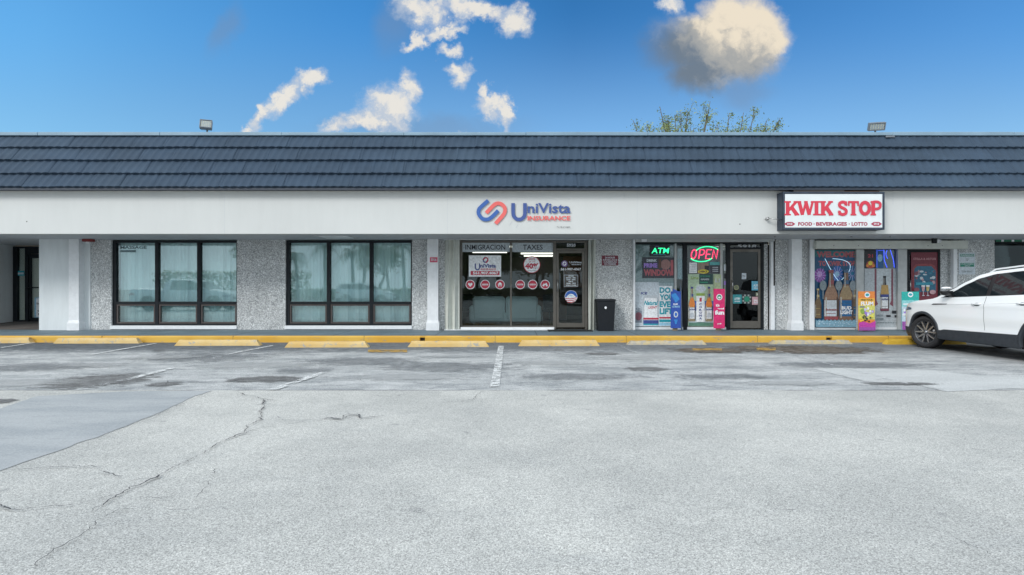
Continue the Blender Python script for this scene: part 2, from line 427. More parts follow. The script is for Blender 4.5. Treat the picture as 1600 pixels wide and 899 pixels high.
def asph(name,c1,c2,grain=.25):
    m=bpy.data.materials.new(name); m.use_nodes=True; t=NT(m.node_tree); b=t.n['Principled BSDF']
    P=t.new('ShaderNodeNewGeometry').outputs['Position']
    f=t.noise(t.map(P,scale=(.7,2.2,1)),1.1,6,.62); g=t.noise(P,80,3); v=t.sep(t.voro(P,85))[0]
    c=t.mix(t.ss(f,.35,.65),c1,c2)
    c=t.mix(t.math('MULTIPLY',t.ss(t.noise(t.map(P,scale=(.6,3,1)),4,5,.6),.6,.75),.3),c,(.15,.155,.165))
    k=t.math('MULTIPLY',t.lin(g,.25,.75,1-grain,1+grain),t.lin(v,0,1,1-grain*.6,1+grain*.6))
    t.l.new(t.vmath('SCALE',c,k),b.inputs['Base Color']); b.inputs['Roughness'].default_value=.9
    bn=t.new('ShaderNodeBump'); bn.inputs['Strength'].default_value=.4; bn.inputs['Distance'].default_value=.008
    t.l.new(g,bn.inputs['Height']); t.l.new(bn.outputs[0],b.inputs['Normal']); return m
PATCH=asph('sealed_patch',(.285,.305,.32),(.355,.37,.38),.13)
PALE=asph('pale_patch',(.42,.43,.43),(.47,.48,.48),.2)
POT=asph('broken_asphalt',(.09,.09,.095),(.15,.15,.15),.5)
CRACKM=M('crack_dark',(.055,.055,.06),.95,var=(9,.4))

g=MB(); N=40
g.add([(-600,-400,0),(600,-400,0),(600,800,0),(-600,800,0)],[(0,1,2,3)],ASPH)
g.build('ground',kind='structure',local=True)

def gp(x,y): d=F*H/(y-450); return ((x-800)/F*d,d)
def jag(pts,amp,step=.05,seed=1):
    r=random.Random(seed); o=[]
    for i in range(len(pts)):
        a=Vector(pts[i]); b=Vector(pts[(i+1)%len(pts)]); k=max(1,int((b-a).length/step))
        off=0
        for j in range(k):
            t=j/k; p=a.lerp(b,t); nrm=Vector((-(b-a).y,(b-a).x)).normalized()
            off=off*.75+r.uniform(-amp,amp)*.6
            o.append(p+nrm*off*(1 if 0<j else .3))
    return o
def sheet(name,pts,z,mat,amp=.03,step=.05,seed=1):
    from mathutils.geometry import tessellate_polygon
    q=jag([Vector(p) for p in pts],amp,step,seed)
    tris=tessellate_polygon([[Vector((p.x,p.y,0)) for p in q]])
    m=MB(); vs=[(p.x,p.y,z) for p in q]
    fs=[]
    for a,b,c in tris:
        A,B,C=q[a],q[b],q[c]
        fs.append((a,b,c) if (B-A).cross(C-A)>0 else (a,c,b))
    m.add(vs,fs,mat); return m.build(name,kind='structure',local=True)
# the smooth darker repair on the left
sheet('asphalt_patch',[gp(332,611.5),gp(300,622),gp(235,652),gp(185,671),gp(140,688),gp(110,699),gp(60,716),gp(0,737),(-6.3,2.2),(-14,2.2),(-14,6.2),gp(0,640),gp(60,620),gp(200,612.5)],.004,PATCH,.02,.06,3)
sheet('asphalt_patch_pale',[gp(1270,577),gp(1340,576),gp(1460,580),gp(1530,588),gp(1600,590),gp(1680,592),gp(1680,609),gp(1560,609),gp(1480,613),gp(1430,602),gp(1350,597)],.004,PALE,.03,.08,5)
def blotch(name,c1,c2,ragged=.55,amax=.95):
    """ragged spot: the sheet is transparent outside a torn outline"""
    m=bpy.data.materials.new(name); m.use_nodes=True; t=NT(m.node_tree); bb=t.n['Principled BSDF']
    G=t.new('ShaderNodeTexCoord').outputs['Generated']; P=t.new('ShaderNodeNewGeometry').outputs['Position']
    gx,gy,gz=t.sep(G); rr_=t.vmath('LENGTH',t.comb(t.math('SUBTRACT',gx,.5),t.math('SUBTRACT',gy,.5)),out='v')
    e_=t.math('ADD',t.math('MULTIPLY',rr_,2.0),t.math('MULTIPLY',t.math('SUBTRACT',t.noise(t.map(P,scale=(.7,1.5,1)),5.5,9,.78),.5),ragged*3.2))
    t.l.new(t.math('MULTIPLY',t.ss(e_,.92,.58),amax),bb.inputs['Alpha'])
    g_=t.noise(P,70,4,.7); c=t.mix(t.ss(t.noise(P,6,5,.6),.35,.65),c1,c2)
    t.l.new(t.vmath('SCALE',c,t.lin(g_,.3,.7,.45,1.6)),bb.inputs['Base Color']); bb.inputs['Roughness'].default_value=.9
    bn=t.new('ShaderNodeBump'); bn.inputs['Strength'].default_value=.8; bn.inputs['Distance'].default_value=.015; t.l.new(g_,bn.inputs['Height']); t.l.new(bn.outputs[0],bb.inputs['Normal'])
    return m
POT2=blotch('broken_asphalt_pit',(.12,.12,.122),(.20,.203,.205),.75,.9); OIL2=blotch('oil_stained_asphalt',(.09,.072,.055),(.17,.15,.13),.8); PALE2=blotch('worn_pale_asphalt',(.42,.435,.44),(.50,.51,.51),.8,.45); DRK2=blotch('damp_dark_asphalt',(.10,.11,.125),(.20,.215,.23),1.0,.42)
_bz=[.0075]
def spot(xc,yc,rx,ry,mat,nm='broken_asphalt'):
    _bz[0]+=.0003
    (cx,cy)=gp(xc,yc); x1=gp(xc+rx,yc)[0]-cx; y1=gp(xc,yc-ry)[1]; y0_=gp(xc,yc+ry)[1]
    m=MB(); m.add([(cx-x1,y0_,_bz[0]),(cx+x1,y0_,_bz[0]),(cx+x1,y1,_bz[0]),(cx-x1,y1,_bz[0])],[(0,1,2,3)],mat); return m.build(nm,kind='structure',local=True)
spot(150,597,88,14,POT2); spot(-4,629,30,6,POT2); spot(415,594,75,6,POT2); spot(1010,578,40,4,POT2); spot(940,554,34,2.5,POT2); spot(1405,601,70,3,POT2); spot(255,602,30,4,POT2)
spot(1265,548,130,8,OIL2); spot(1110,549,70,5,OIL2); spot(1190,545,60,4,OIL2)
for q in ((320,560,120,9),(560,566,110,8),(700,575,130,9),(60,575,110,8),(1330,572,150,6),(900,590,120,6),(1130,590,90,5),(480,580,60,5)): spot(*q,DRK2)
for q in ((30,600,110,9),(400,572,120,7),(640,590,120,7),(860,568,80,5),(1010,560,110,5),(700,558,60,3),(1230,600,90,5),(250,560,70,4),(150,572,60,5)): spot(*q,PALE2)
cr=MB(); _cz=[.0135]
def crack(pts,w=.012,seed=0,amp=.035,branch=True):
    w*=.52; amp*=.8
    r=random.Random(seed); P=[Vector(gp(*p)) for p in pts]; q=[]
    for a,b in zip(P[:-1],P[1:]):
        k=max(2,int((b-a).length/.022)); nrm=Vector((-(b-a).y,(b-a).x)).normalized()
        o=0
        for j in range(k):
            o=o*.86+r.uniform(-amp,amp)*.42
            q.append(a.lerp(b,j/k)+nrm*(o+r.uniform(-.006,.006)))
    q.append(P[-1]); vs=[];fs=[]; ww=w
    _cz[0]+=.00005
    for i,p in enumerate(q):
        a=q[max(0,i-1)]; b=q[min(len(q)-1,i+1)]; d=(b-a).normalized(); nn=Vector((-d.y,d.x))
        ww=max(w*.18,min(w*2.6,ww*.72+w*r.uniform(0,.6)))
        e=min(1,(i+1)/6,(len(q)-i)/6)
        if r.random()<.06: ww=w*.12
        if r.random()<.02: ww=w*3.2
        vs+=[(*(p+nn*ww*e*.5),_cz[0]),(*(p-nn*ww*e*.5),_cz[0])]
    for i in range(len(q)-1): fs.append((2*i,2*i+1,2*i+3,2*i+2))
    cr.add(vs,fs,CRACKM)
# long crack from the bay line down to the lower left, and its branches
crack([(365,613),(378,617),(405,624),(432,629)],.010,1)
crack([(410,625),(412,636),(404,645),(405,655),(412,658),(385,670),(377,681),(350,692),(295,724),(255,742),(205,765),(175,783),(150,796),(140,805)],.013,2)
crack([(405,654),(425,651),(440,659),(470,660),(505,658)],.012,3)
crack([(500,657),(515,655),(535,658),(548,652),(560,652),(565,656),(600,652)],.02,4)
crack([(534,657),(540,650),(562,650),(566,654)],.028,41)
crack([(377,683),(400,673),(440,666),(480,661)],.007,5)
crack([(0,737),(40,736),(80,733),(170,732)],.011,6)
crack([(-60,790),(0,793),(30,800),(70,796),(120,792),(150,785),(200,770)],.010,7)
crack([(235,799),(190,800),(150,822),(110,850),(88,862),(60,890)],.009,8)
crack([(140,805),(90,815),(60,830)],.005,9)
crack([(690,632),(720,630),(738,626),(755,612)],.008,10)
crack([(738,627),(790,624),(840,630)],.005,11)
crack([(250,607),(262,597),(300,595)],.014,12)
crack([(290,598),(350,599),(400,591),(470,592)],.015,13)
crack([(345,600),(380,595),(440,597)],.02,14)
crack([(1370,602),(1410,600),(1440,604),(1475,612)],.012,15)
crack([(1090,625),(1112,626)],.012,16)
crack([(1190,797),(1215,799),(1260,803)],.006,17)
crack([(1490,842),(1530,862),(1570,886)],.006,18)
crack([(200,612),(150,616),(60,618)],.009,19)
crack([(120,700),(150,690),(200,668),(260,645),(330,613)],.006,20,.012)
crack([(1250,575),(1330,576),(1400,570),(1480,572)],.014,21)
crack([(810,563),(870,560),(930,556)],.012,22)
crack([(40,560),(120,566),(190,560)],.01,23)
for k_,(xa,ya,xb,yb) in enumerate(((300,575,420,572),(500,590,610,596),(640,560,760,566),(860,596,960,590),(1000,556,1120,560),(1140,585,1220,592),(60,590,130,586),(560,620,640,618),(900,640,980,646),(330,730,300,790),(210,782,290,775),(240,800,330,796),(150,740,240,752),(600,566,700,560),(1300,590,1400,596),(1080,575,1180,570))): crack([(xa,ya),((xa+xb)/2+8,(ya+yb)/2+3),(xb,yb)],.007 if k_>6 else .011,50+k_)
cr.build('asphalt_cracks',kind='structure',local=True)

# worn painted markings
def worn(name,col,thr,sc=9):
    m=bpy.data.materials.new(name); m.use_nodes=True; t=NT(m.node_tree); b=t.n['Principled BSDF']
    P=t.new('ShaderNodeNewGeometry').outputs['Position']
    f=t.math('ADD',t.math('MULTIPLY',t.noise(P,sc,6,.7),.6),t.math('MULTIPLY',t.noise(P,60,3,.6),.4))
    b.inputs['Base Color'].default_value=c4(col); b.inputs['Roughness'].default_value=.75
    t.l.new(t.ss(f,thr-.03,thr+.05),b.inputs['Alpha']); return m
LINE=worn('worn_white_paint',(.62,.63,.63),.47)
LINEF=worn('faded_white_paint',(.54,.55,.56),.53)
ORNG=worn('worn_orange_paint',(.45,.27,.06),.47,5)
def line(x0,y0,x1,y1,w,mat,zz=.0122):
    (a,b),(c,d)=gp(x0,y0),gp(x1,y1); m=MB()
    dx,dy=c-a,d-b; L=math.hypot(dx,dy); nx,ny=-dy/L*w/2,dx/L*w/2
    m.add([(a+nx,b+ny,zz),(a-nx,b-ny,zz),(c-nx,d-ny,zz),(c+nx,d+ny,zz)],[(0,1,2,3)] if True else [],mat)
    return m.build('parking_line',kind='structure',local=True)
line(783,542,773,606,.12,LINE)
line(967,540.5,1108,605,.10,LINEF)
line(428,541,360,554,.10,LINE); line(508,583,425,611,.12,LINE); line(360,554,330,562,.1,LINEF)
line(243,538,140,556,.10,LINE); line(268,577,205,593,.12,LINE); line(205,593,115,613,.12,LINEF)
line(52,537,-40,551,.10,LINE)
line(1180,541,1420,602,.08,LINEF)
for (a,b,c,d) in ((575,548,636,552),(1082,546,1128,549),(1182,545,1212,549)):
    m=MB(); q=[gp(a,d),gp(c,d),gp(c,b),gp(a,b)]
    m.add([(p[0],p[1],.0125) for p in q],[(0,1,2,3)],ORNG); m.build('old_paint_mark',kind='structure',local=True)

# ============================================================ PAVEMENT AND KERB
CY0=13.16
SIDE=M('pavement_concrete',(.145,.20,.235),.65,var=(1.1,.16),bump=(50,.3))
def m_kerb():
    m=bpy.data.materials.new('yellow_kerb_paint'); m.use_nodes=True; t=NT(m.node_tree); b=t.n['Principled BSDF']
    P=t.new('ShaderNodeNewGeometry').outputs['Position']; 
    c=t.mix(t.ss(t.noise(P,1.2,4),.35,.7),(.60,.33,.035),(.66,.41,.07))
    c=t.mix(t.ss(t.noise(t.map(P,scale=(1,1,3)),5,6,.7),.56,.70),c,(.34,.27,.18))
    t.l.new(c,b.inputs['Base Color']); b.inputs['Roughness'].default_value=.6; return m
KERB=m_kerb()
XL,XR=-21.0,21.0
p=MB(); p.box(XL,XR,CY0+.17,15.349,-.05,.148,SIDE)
SEAM=M('joint_dark',(.07,.075,.08),.9)
for k in range(-8,9):
    p.box(k*2.45+.6,k*2.45+.612,CY0+.17,15.14,.140,.1495,SEAM)
p.build('pavement',kind='structure',local=True)
k=MB()
prof=[(CY0,-.05),(CY0,.125),(CY0+.022,.15),(CY0+.168,.15),(CY0+.168,-.05)]
xs=[XL+i*3.0 for i in range(15)]
HOLES=[(px(656,CY0),px(664,CY0)),(px(1291,CY0),px(1300,CY0))]
segs=[]; cur=XL
for (a,b_) in HOLES: segs.append((cur,a)); cur=b_
segs.append((cur,XR))
for (a,b_) in segs:
    vs=[(X,yy_,zz_) for X in (a,b_) for yy_,zz_ in prof]
    k.add(vs,[(0,1,6,5),(1,2,7,6),(2,3,8,7),(0,4,3,2,1),(5,6,7,8,9)],KERB)
for (a,b_) in HOLES:
    k.box(a,b_,CY0+.001,CY0+.168,.118,.149,KERB); k.box(a,b_,CY0+.001,CY0+.168,-.05,.035,KERB)
    k.box(a,b_,CY0+.10,CY0+.168,.035,.118,RUST)
for i in range(-6,7): k.box(i*3.1-.4,i*3.1-.394,CY0-.001,CY0+.1,.0,.1515,SEAM)
k.build('kerb',kind='structure',local=True)

# ============================================================ THE BUILDING
B=empty('shop_building',(0,FW,.15),'long single storey white shop row with blue tiled mansard roof','building')
SF=2.60                      # soffit height
def part(mb,name,parent=B,**kw): return mb.build(name,parent,**kw)
# pebble walls between the openings
AL=fx(69)
for (a,b_) in ((142,174),(370.3,446),(643.6,669),(686.3,695.5),(930,988),(1208,1231),(1247.3,1263),(1484.5,1554)):
    m=MB(); m.box(fx(a),fx(b_),FW,FW+.24,.15,SF,AGG); part(m,'pebble_wall')
m=MB(); m.box(fx(1195),fx(1201.5),FW+.06,FW+.24,.15,SF,AGG); part(m,'pebble_wall')
m=MB(); m.box(fx(1472),fx(1484.3),FW+.06,FW+.24,.15,SF,AGG); part(m,'pebble_wall')
# white corner wall, its pilaster with splayed foot
m=MB(); m.box(fx(69),fx(142),FW-.02,FW+.24,.15,SF,WALLW); part(m,'wall')
m=MB(); m.box(fx(69)-.02,fx(115),FW-.14,FW-.021,.15,SF,WALLW); part(m,'wall')
def pilaster(xa,xb,flare=.03):
    m=MB(); a,b_=fx(xa),fx(xb); y0=FW-.20
    m.box(a,b_,y0,FW-.001,.42,SF,WHITE)
    vs=[(a-flare,y0-.03,.15),(b_+flare,y0-.03,.15),(b_+flare,FW-.002,.15),(a-flare,FW-.002,.15),
        (a-flare,y0-.03,.34),(b_+flare,y0-.03,.34),(b_+flare,FW-.002,.34),(a-flare,FW-.002,.34),
        (a,y0,.42),(b_,y0,.42),(b_,FW-.002,.42),(a,FW-.002,.42)]
    m.add(vs,[(0,1,5,4),(1,2,6,5),(3,0,4,7),(4,5,9,8),(5,6,10,9),(7,4,8,11)],WHITE)
    return part(m,'column')
pilaster(116.5,132); pilaster(669.3,686); pilaster(1231.3,1247)
# alcove on the left
AY=17.1; SX=px(19,AY); AR=fx(69)-.02
m=MB(); m.add([(SX,AY+.2,.15),(SX,15.0,.15),(SX,15.0,SF),(SX,AY+.2,SF)],[(0,1,2,3)],WALLW)
m.box(SX-4.6,SX-.002,15.0,15.2,.15,SF,WALLW); part(m,'wall')
m=MB(); m.add([(SX-.01,15.2,.152),(-11.2,15.2,.152),(-11.2,AY+.3,.27),(SX-.01,AY+.3,.27)],[(0,1,2,3)],M('brown_mat_floor',(.13,.115,.105),.9,var=(1.2,.3))); part(m,'floor')
m=MB(); m.box(AR+1.15,AR+1.3,FW+.24,AY,.15,SF,WALLW)
m.box(SX-.2,-11,AY+.11,AY+.3,.15,SF,M('pale_brown_partition',(.85,.74,.62),.7)); part(m,'wall')

# window unit -----------------------------------------------------------
BLS=[BLIND,BLIND,M('blind_fabric_shade',(.68,.76,.77),.7),M('blind_fabric_pale',(.92,.96,.96),.7)]
def office_window(xa,xb,mull,left_open=False):
    y0=FW+.05
    fr=MB(); A,Bx=fx(xa),fx(xb); zt,zb=fz(376.5),fz(509.5)
    fr.bbox(A,Bx,y0,y0+.1,zt-.055,zt,BLACKF,.004); fr.bbox(A,Bx,y0,y0+.1,zb,zb+.05,BLACKF,.004)
    fr.bbox(A,A+.09,y0-.002,y0+.102,zb,zt,BLACKF,.004); fr.bbox(Bx-.045,Bx,y0-.002,y0+.102,zb,zt,BLACKF,.004)
    for a in mull: fr.bbox(fx(a)-.048,fx(a)+.048,y0-.004,y0+.104,zb,zt,BLACKF,.004)
    tz=fz(474.2); fr.bbox(A,Bx,y0-.003,y0+.1,tz-.035,tz+.035,BLACKF,.004)
    f=part(fr,'window')
    cols=[A+.09]+sum([[fx(a)-.048,fx(a)+.048] for a in mull],[])+[Bx-.045]
    for i in range(0,len(cols),2):
        a,b_=cols[i],cols[i+1]
        sh=MB(); w=.045
        for q in ((a,a+w,zb+.05,tz-.035),(b_-w,b_,zb+.05,tz-.035),(a+w,b_-w,zb+.05,zb+.05+w),(a+w,b_-w,tz-.035-w,tz-.035)):
            sh.bbox(q[0],q[1],y0+.015,y0+.08,q[2],q[3],BRONZE,.003)
        part(sh,'sash',f)
        g_=MB(); g_.box(a,b_,y0+.05,y0+.056,tz+.035,zt-.055,GL_OFFICE); g_.box(a+w,b_-w,y0+.051,y0+.057,zb+.05+w,tz-.035-w,GL_OFFICE); part(g_,'pane',f)
    bl=MB(); X=A+.05; r=random.Random(int(xa)); k=0
    while X<Bx-.03:
        a=radians(r.uniform(4,12) if r.random()<.88 else r.uniform(18,36)); w=.050
        c_=X+.05; vs=[]
        for dz_ in (zb+.02,zt-.02):
            vs+=[(c_-w*cos(a),y0+.24-w*sin(a),dz_),(c_,y0+.252,dz_),(c_+w*cos(a),y0+.24+w*sin(a),dz_)]
        bl.add(vs,[(0,1,4,3),(1,2,5,4)],r.choice(BLS)); X+=.098; k+=1
    part(bl,'vertical_blind',f)
    si=MB(); si.bbox(A-.02,Bx,FW-.03,FW+.05,zb-.10,zb,WHITE,.006); si.box(A,Bx,FW+.051,FW+.24,.15,zb,WHITE); part(si,'sill',f)
    return f
w1_=office_window(174,370.5,(242.9,308.9)); w2_=office_window(446,643.8,(512.3,579.3))

# insurance shop front ----------------------------------------------------
zs,zt=fz(511),fz(378)
y0=FW+.06
sf=MB()
A,Bx=fx(719.5),fx(865)
sf.bbox(A,fx(919),y0,y0+.1,zt-.03,zt+.02,DBRONZE,.004); sf.bbox(A,Bx,y0,y0+.1,zs-.03,zs+.02,DBRONZE,.004)
sf.bbox(A-.03,A+.04,y0-.002,y0+.102,.15,zt+.02,DBRONZE,.004); sf.bbox(fx(797),fx(799.8),y0-.003,y0+.1,zs,zt,DBRONZE,.004)
sf.bbox(fx(864.5),fx(869.3),y0-.004,y0+.11,.15,zt+.02,DBRONZE,.004); sf.bbox(fx(914.5),fx(918.5),y0-.004,y0+.11,.15,zt+.02,DBRONZE,.004)
sf.bbox(fx(869.3),fx(914.5),y0-.002,y0+.1,fz(391.5),fz(388.5),DBRONZE,.004)
win=part(sf,'shop_window')
g_=MB(); g_.box(A+.04,fx(797),y0+.05,y0+.056,zs+.02,zt-.03,GL_SHOP); g_.box(fx(799.8),fx(864.5),y0+.05,y0+.056,zs+.02,zt-.03,GL_SHOP); part(g_,'pane',win)
g_=MB(); g_.box(fx(869.3),fx(914.5),y0+.05,y0+.056,fz(388.5),zt-.03,GL_SHOP); part(g_,'pane',win)
si=MB(); si.bbox(fx(719.5),fx(866),FW-.02,FW+.058,.155,fz(512),WHITE,.005); si.box(fx(719.5),fx(864),FW+.059,FW+.2,.15,zs-.031,WHITE); part(si,'sill',win)
def door(xa,xb,yt,yb,mat,gmat,handle_x,y0=y0,rail=.12):
    m=MB(); a,b_,t_,bo=fx(xa),fx(xb),fz(yt),fz(yb)
    m.bbox(a,a+.07,y0+.02,y0+.065,bo,t_,mat,.004); m.bbox(b_-.07,b_,y0+.02,y0+.065,bo,t_,mat,.004)
    m.bbox(a+.07,b_-.07,y0+.021,y0+.064,t_-.08,t_,mat,.004); m.bbox(a+.07,b_-.07,y0+.021,y0+.064,bo,bo+rail,mat,.004)
    d=part(m,'door')
    g_=MB(); g_.box(a+.07,b_-.07,y0+.04,y0+.046,bo+rail,t_-.08,gmat); part(g_,'pane',d)
    h=MB(); hx=fx(handle_x); zc=fz(447)
    h.tube([(hx,y0+.02,zc+.15),(hx,y0-.03,zc+.15),(hx,y0-.03,zc-.15),(hx,y0+.02,zc-.15)],.012,M('steel',(.5,.5,.5),.3,1.),8)
    part(h,'handle',d); return d
door(869.5,914.3,391.6,512.5,DBRONZE,GL_SHOP,871.5)
m=MB(); m.tube([(fx(875),y0-.03,fz(451)),(fx(910),y0-.03,fz(451))],.010,DBRONZE,8)
m.tube([(fx(875),y0-.03,fz(451)),(fx(875),y0+.03,fz(451))],.010,DBRONZE,6); m.tube([(fx(910),y0-.03,fz(451)),(fx(910),y0+.03,fz(451))],.010,DBRONZE,6); 
# folded accordion storm shutters
def folded(xa,xb,n_,fold=.10,yb=516):
    m=MB(); a,b_=fx(xa),fx(xb); w=(b_-a)/n_; vs=[];z0,z1=fz(yb),fz(376.2)
    for z_ in (z0,z1):
        for i in range(n_+1): vs.append((a+i*w,FW-.02-(fold if i%2 else 0),z_))
    k_=n_+1
    m.add(vs,[(i,i+1,k_+i+1,k_+i) for i in range(n_)],CREAM)
    for i in range(0,n_+1,1): m.tube([(a+i*w,FW-.022-(fold if i%2 else 0),z0),(a+i*w,FW-.022-(fold if i%2 else 0),z1)],.012,CREAM,6)
    m.box(b_-.02,b_+.02,FW-.05,FW-.001,z0,z1,CREAM)
    return part(m,'storm_shutter')
folded(696,717,4); folded(919.5,929,4,.12,518)
m=MB(); m.box(fx(695),fx(931),FW-.16,FW-.001,fz(376),SF-.001,WHITE); part(m,'shutter_track')
m=MB(); m.box(fx(695),fx(864),FW-.16,FW-.021,.1495,.165,WHITE); part(m,'shutter_track')

# convenience store front --------------------------------------------------
ST=M('store_frame',(.42,.44,.44),.45,.2,var=(6,.1))
zs2,zt2=fz(512),fz(381)
sf=MB()
sf.bbox(fx(991),fx(1202),y0,y0+.1,zt2-.01,SF,BLACKF,.004)
sf.bbox(fx(1054.8),fx(1058.3),y0-.003,y0+.1,.15,zt2,ST,.004)
sf.bbox(fx(1068.3),fx(1074.8),y0-.004,y0+.11,.15,zt2,BLACKF,.004)
sf.bbox(fx(1126.5),fx(1130.5),y0-.003,y0+.1,.15,zt2,ST,.004)
sf.bbox(fx(1136.2),fx(1142.5),y0-.004,y0+.11,.15,zt2,BLACKF,.004)
sf.bbox(fx(1190.8),fx(1195.2),y0-.004,y0+.11,.15,zt2,BLACKF,.004)
sf.bbox(fx(990),fx(1136),y0-.001,y0+.09,.15,zs2,WHITE,.004)
sf.bbox(fx(1142.5),fx(1190.8),y0-.002,y0+.1,fz(389.5),fz(387),BLACKF,.003)
win=part(sf,'shop_window')
for a,b_ in ((990.8,1054.8),(1058.3,1068.3),(1074.8,1126.5),(1130.5,1136.2)):
    g_=MB(); g_.box(fx(a),fx(b_),y0+.03,y0+.036,zs2,zt2-.01,GL_KWIK); part(g_,'pane',win)
g_=MB(); g_.box(fx(1142.5),fx(1190.8),y0+.03,y0+.036,fz(387),zt2-.01,GL_DARK); part(g_,'pane',win)
door(1142.7,1190.6,389.7,514,DBRONZE,GL_DARK,1145.5,rail=.2)
m=MB(); m.bbox(fx(988),fx(991),FW-.14,FW-.001,.15,SF-.001,WHITE,.01); part(m,'shutter_track')
m=MB(); m.bbox(fx(1201.7),fx(1207.8),FW-.12,FW-.001,.15,SF-.001,WHITE,.01); m.tube([(fx(1206.5),FW-.125,SF-.05),(fx(1206.5),FW-.125,fz(447))],.02,RUST,8); part(m,'shutter_track')
m=MB(); m.bbox(fx(991),fx(1204),FW-.16,FW-.05,fz(379.5),fz(374),ST,.01); part(m,'shutter_track')
m=MB(); m.bbox(fx(1000),fx(1008),FW-.2,FW-.162,fz(379.5),fz(372.5),WHITE,.01); part(m,'junction_box')
# right half, poster windows
zs3,zt3=fz(512.5),fz(391)
sf=MB()
for a,b_,mt in ((1264,1271.5,WHITE),(1338.5,1350.5,ST),(1403.5,1418,ST)): sf.bbox(fx(a),fx(b_),y0-.05,y0+.1,.15,fz(376),mt,.006)
sf.bbox(fx(1271.5),fx(1338.5),y0,y0+.1,.15,zs3,WHITE,.004); sf.bbox(fx(1350.5),fx(1403.5),y0,y0+.1,.15,zs3,WHITE,.004)
sf.bbox(fx(1418),fx(1472),y0-.004,y0+.1,fz(394),fz(390),BLACKF,.004); sf.bbox(fx(1418),fx(1420.5),y0-.006,y0+.1,.15,fz(394),BLACKF,.004); sf.bbox(fx(1468.5),fx(1472),y0-.006,y0+.1,.15,fz(394),BLACKF,.004)
win=part(sf,'shop_window')
for a,b_ in ((1271.5,1338.5),(1350.5,1403.5)):
    g_=MB(); g_.box(fx(a),fx(b_),y0+.03,y0+.036,zs3,fz(376),GL_KWIK); part(g_,'pane',win)
door(1420.7,1468.3,394.2,514,BLACKF,GL_KWIK,1424)
m=MB(); m.bbox(fx(1268),fx(1503),FW-.22,FW-.051,fz(390.5),fz(377.5),CREAM,.015)
for q in (1295,1333,1380,1440,1462): m.box(fx(q),fx(q)+.02,FW-.222,FW-.219,fz(386),fz(386)+.02,RUST)
part(m,'shutter_track')
m=MB(); m.bbox(fx(1484.6),fx(1490.5),FW-.12,FW-.001,.15,SF-.001,WHITE,.01); part(m,'shutter_track')
m=MB(); m.bbox(fx(1263),fx(1270),FW-.10,FW-.052,.15,SF-.001,WHITE,.01); part(m,'shutter_track')
# last shop, dark glass
sf=MB(); sf.bbox(fx(1554),fx(1557),y0,y0+.1,.15,SF,BLACKF,.004); sf.bbox(fx(1557),XR-.3,y0,y0+.1,fz(380),SF,BLACKF,.004); sf.bbox(fx(1557),XR-.3,y0,y0+.1,.15,.35,BLACKF,.004)
for q in (1690,1840): sf.bbox(fx(q),fx(q+4),y0-.002,y0+.1,.35,SF,BLACKF,.004)
win=part(sf,'shop_window'); g_=MB(); g_.box(fx(1557),XR-.3,y0+.03,y0+.036,.35,fz(380),GL_DARK); part(g_,'pane',win)
m=MB(); 
GRN=M('green_stripe',(.02,.16,.09),.6)
for i in range(44): 
    a=fx(1555)+i*.14; m.box(a,a+.07,FW-.03,FW-.02,fz(378.5),fz(375.5),WHITE if i%2 else GRN); m.box(a+.07,a+.14,FW-.031,FW-.021,fz(378.5),fz(375.5),GRN)
part(m,'awning_fringe')

# interiors, one dark shell with partitions
m=MB(); m.box(XL,XR,15.40,25.0,.10,.149,INF); part(m,'floor')
m=MB(); m.box(XL,XR,FW+.03,25.0,SF+.001,SF+.1,INC); part(m,'ceiling')
m=MB(); m.box(XL,XR,25.0,25.3,0,4.9,WALLW); m.box(XL-.2,XL,15.2,25.3,0,4.9,WALLW); m.box(XR,XR+.2,15.15,25.3,0,4.9,WALLW)
m.box(fx(142),fx(695),FW+.75,FW+.85,.15,SF,INW)
for q in (100,690,980,1238,1530): m.box(fx(q),fx(q)+.12,FW+.30,25,.15,SF,INW)
m.box(fx(690),fx(980),23.2,23.3,.15,SF,INW); part(m,'interior_wall')
for (xc,Y) in ((.55,17.3),(.75,19.0),(.95,20.8),(1.1,22.4),(-.7,17.3),(-.8,20.0)):
    m=MB(); m.box(xc-.62,xc+.62,Y,Y+.12,SF-.05,SF-.001,LAMP); part(m,'ceiling_light')
for (xc,Y) in ((6.9,16.9),(7.0,18.4)):
    m=MB(); m.add([(xc-.7,Y+.1,SF-.05),(xc+.6,Y-.9,SF-.05),(xc+.6,Y-.84,SF-.05),(xc-.7,Y+.16,SF-.05)],[(0,1,2,3)],LAMP); part(m,'ceiling_light')

# fascia, soffit, roof ------------------------------------------------------
FY=13.36
m=MB()
m.box(XL,XR,FY,FY+.2,SF-.012,3.66,STUCCO)
for q,(a,b_) in ((722,(302,322)),(355,(352,353)),(975,(303,309)),(1395,(305,321))): m.box(px(q,FY),px(q,FY)+.008,FY-.002,FY,pz(b_,FY),pz(a,FY),SOFFIT)
for (a,b_,c_,d_,q) in ((796,347,800,353,0),(806,352,809,357,0)): m.stroke([(px(a,FY),pz(d_,FY)),(px(c_,FY),pz(b_,FY))],.012,FY-.003,SOFFIT)
m.poly([(px(42,FY)+.015*cos(t_*pi/4),pz(347,FY)+.015*sin(t_*pi/4)) for t_ in range(8)],FY-.003,RUST)
m.poly([(px(1156,FY)+.015*cos(t_*pi/4),pz(351,FY)+.015*sin(t_*pi/4)) for t_ in range(8)],FY-.003,RUST)
for q in (-6.9,-1.55,3.0,9.4): m.box(q,q+.006,FY-.0015,FY,SF+.0,3.60,SOFFIT)
part(m,'fascia')
m=MB(); m.box(XL,XR,FY-.045,FY-.001,3.60,3.66,M('drip_board',(.66,.66,.61),.7,var=(2,.12))); part(m,'drip_board')
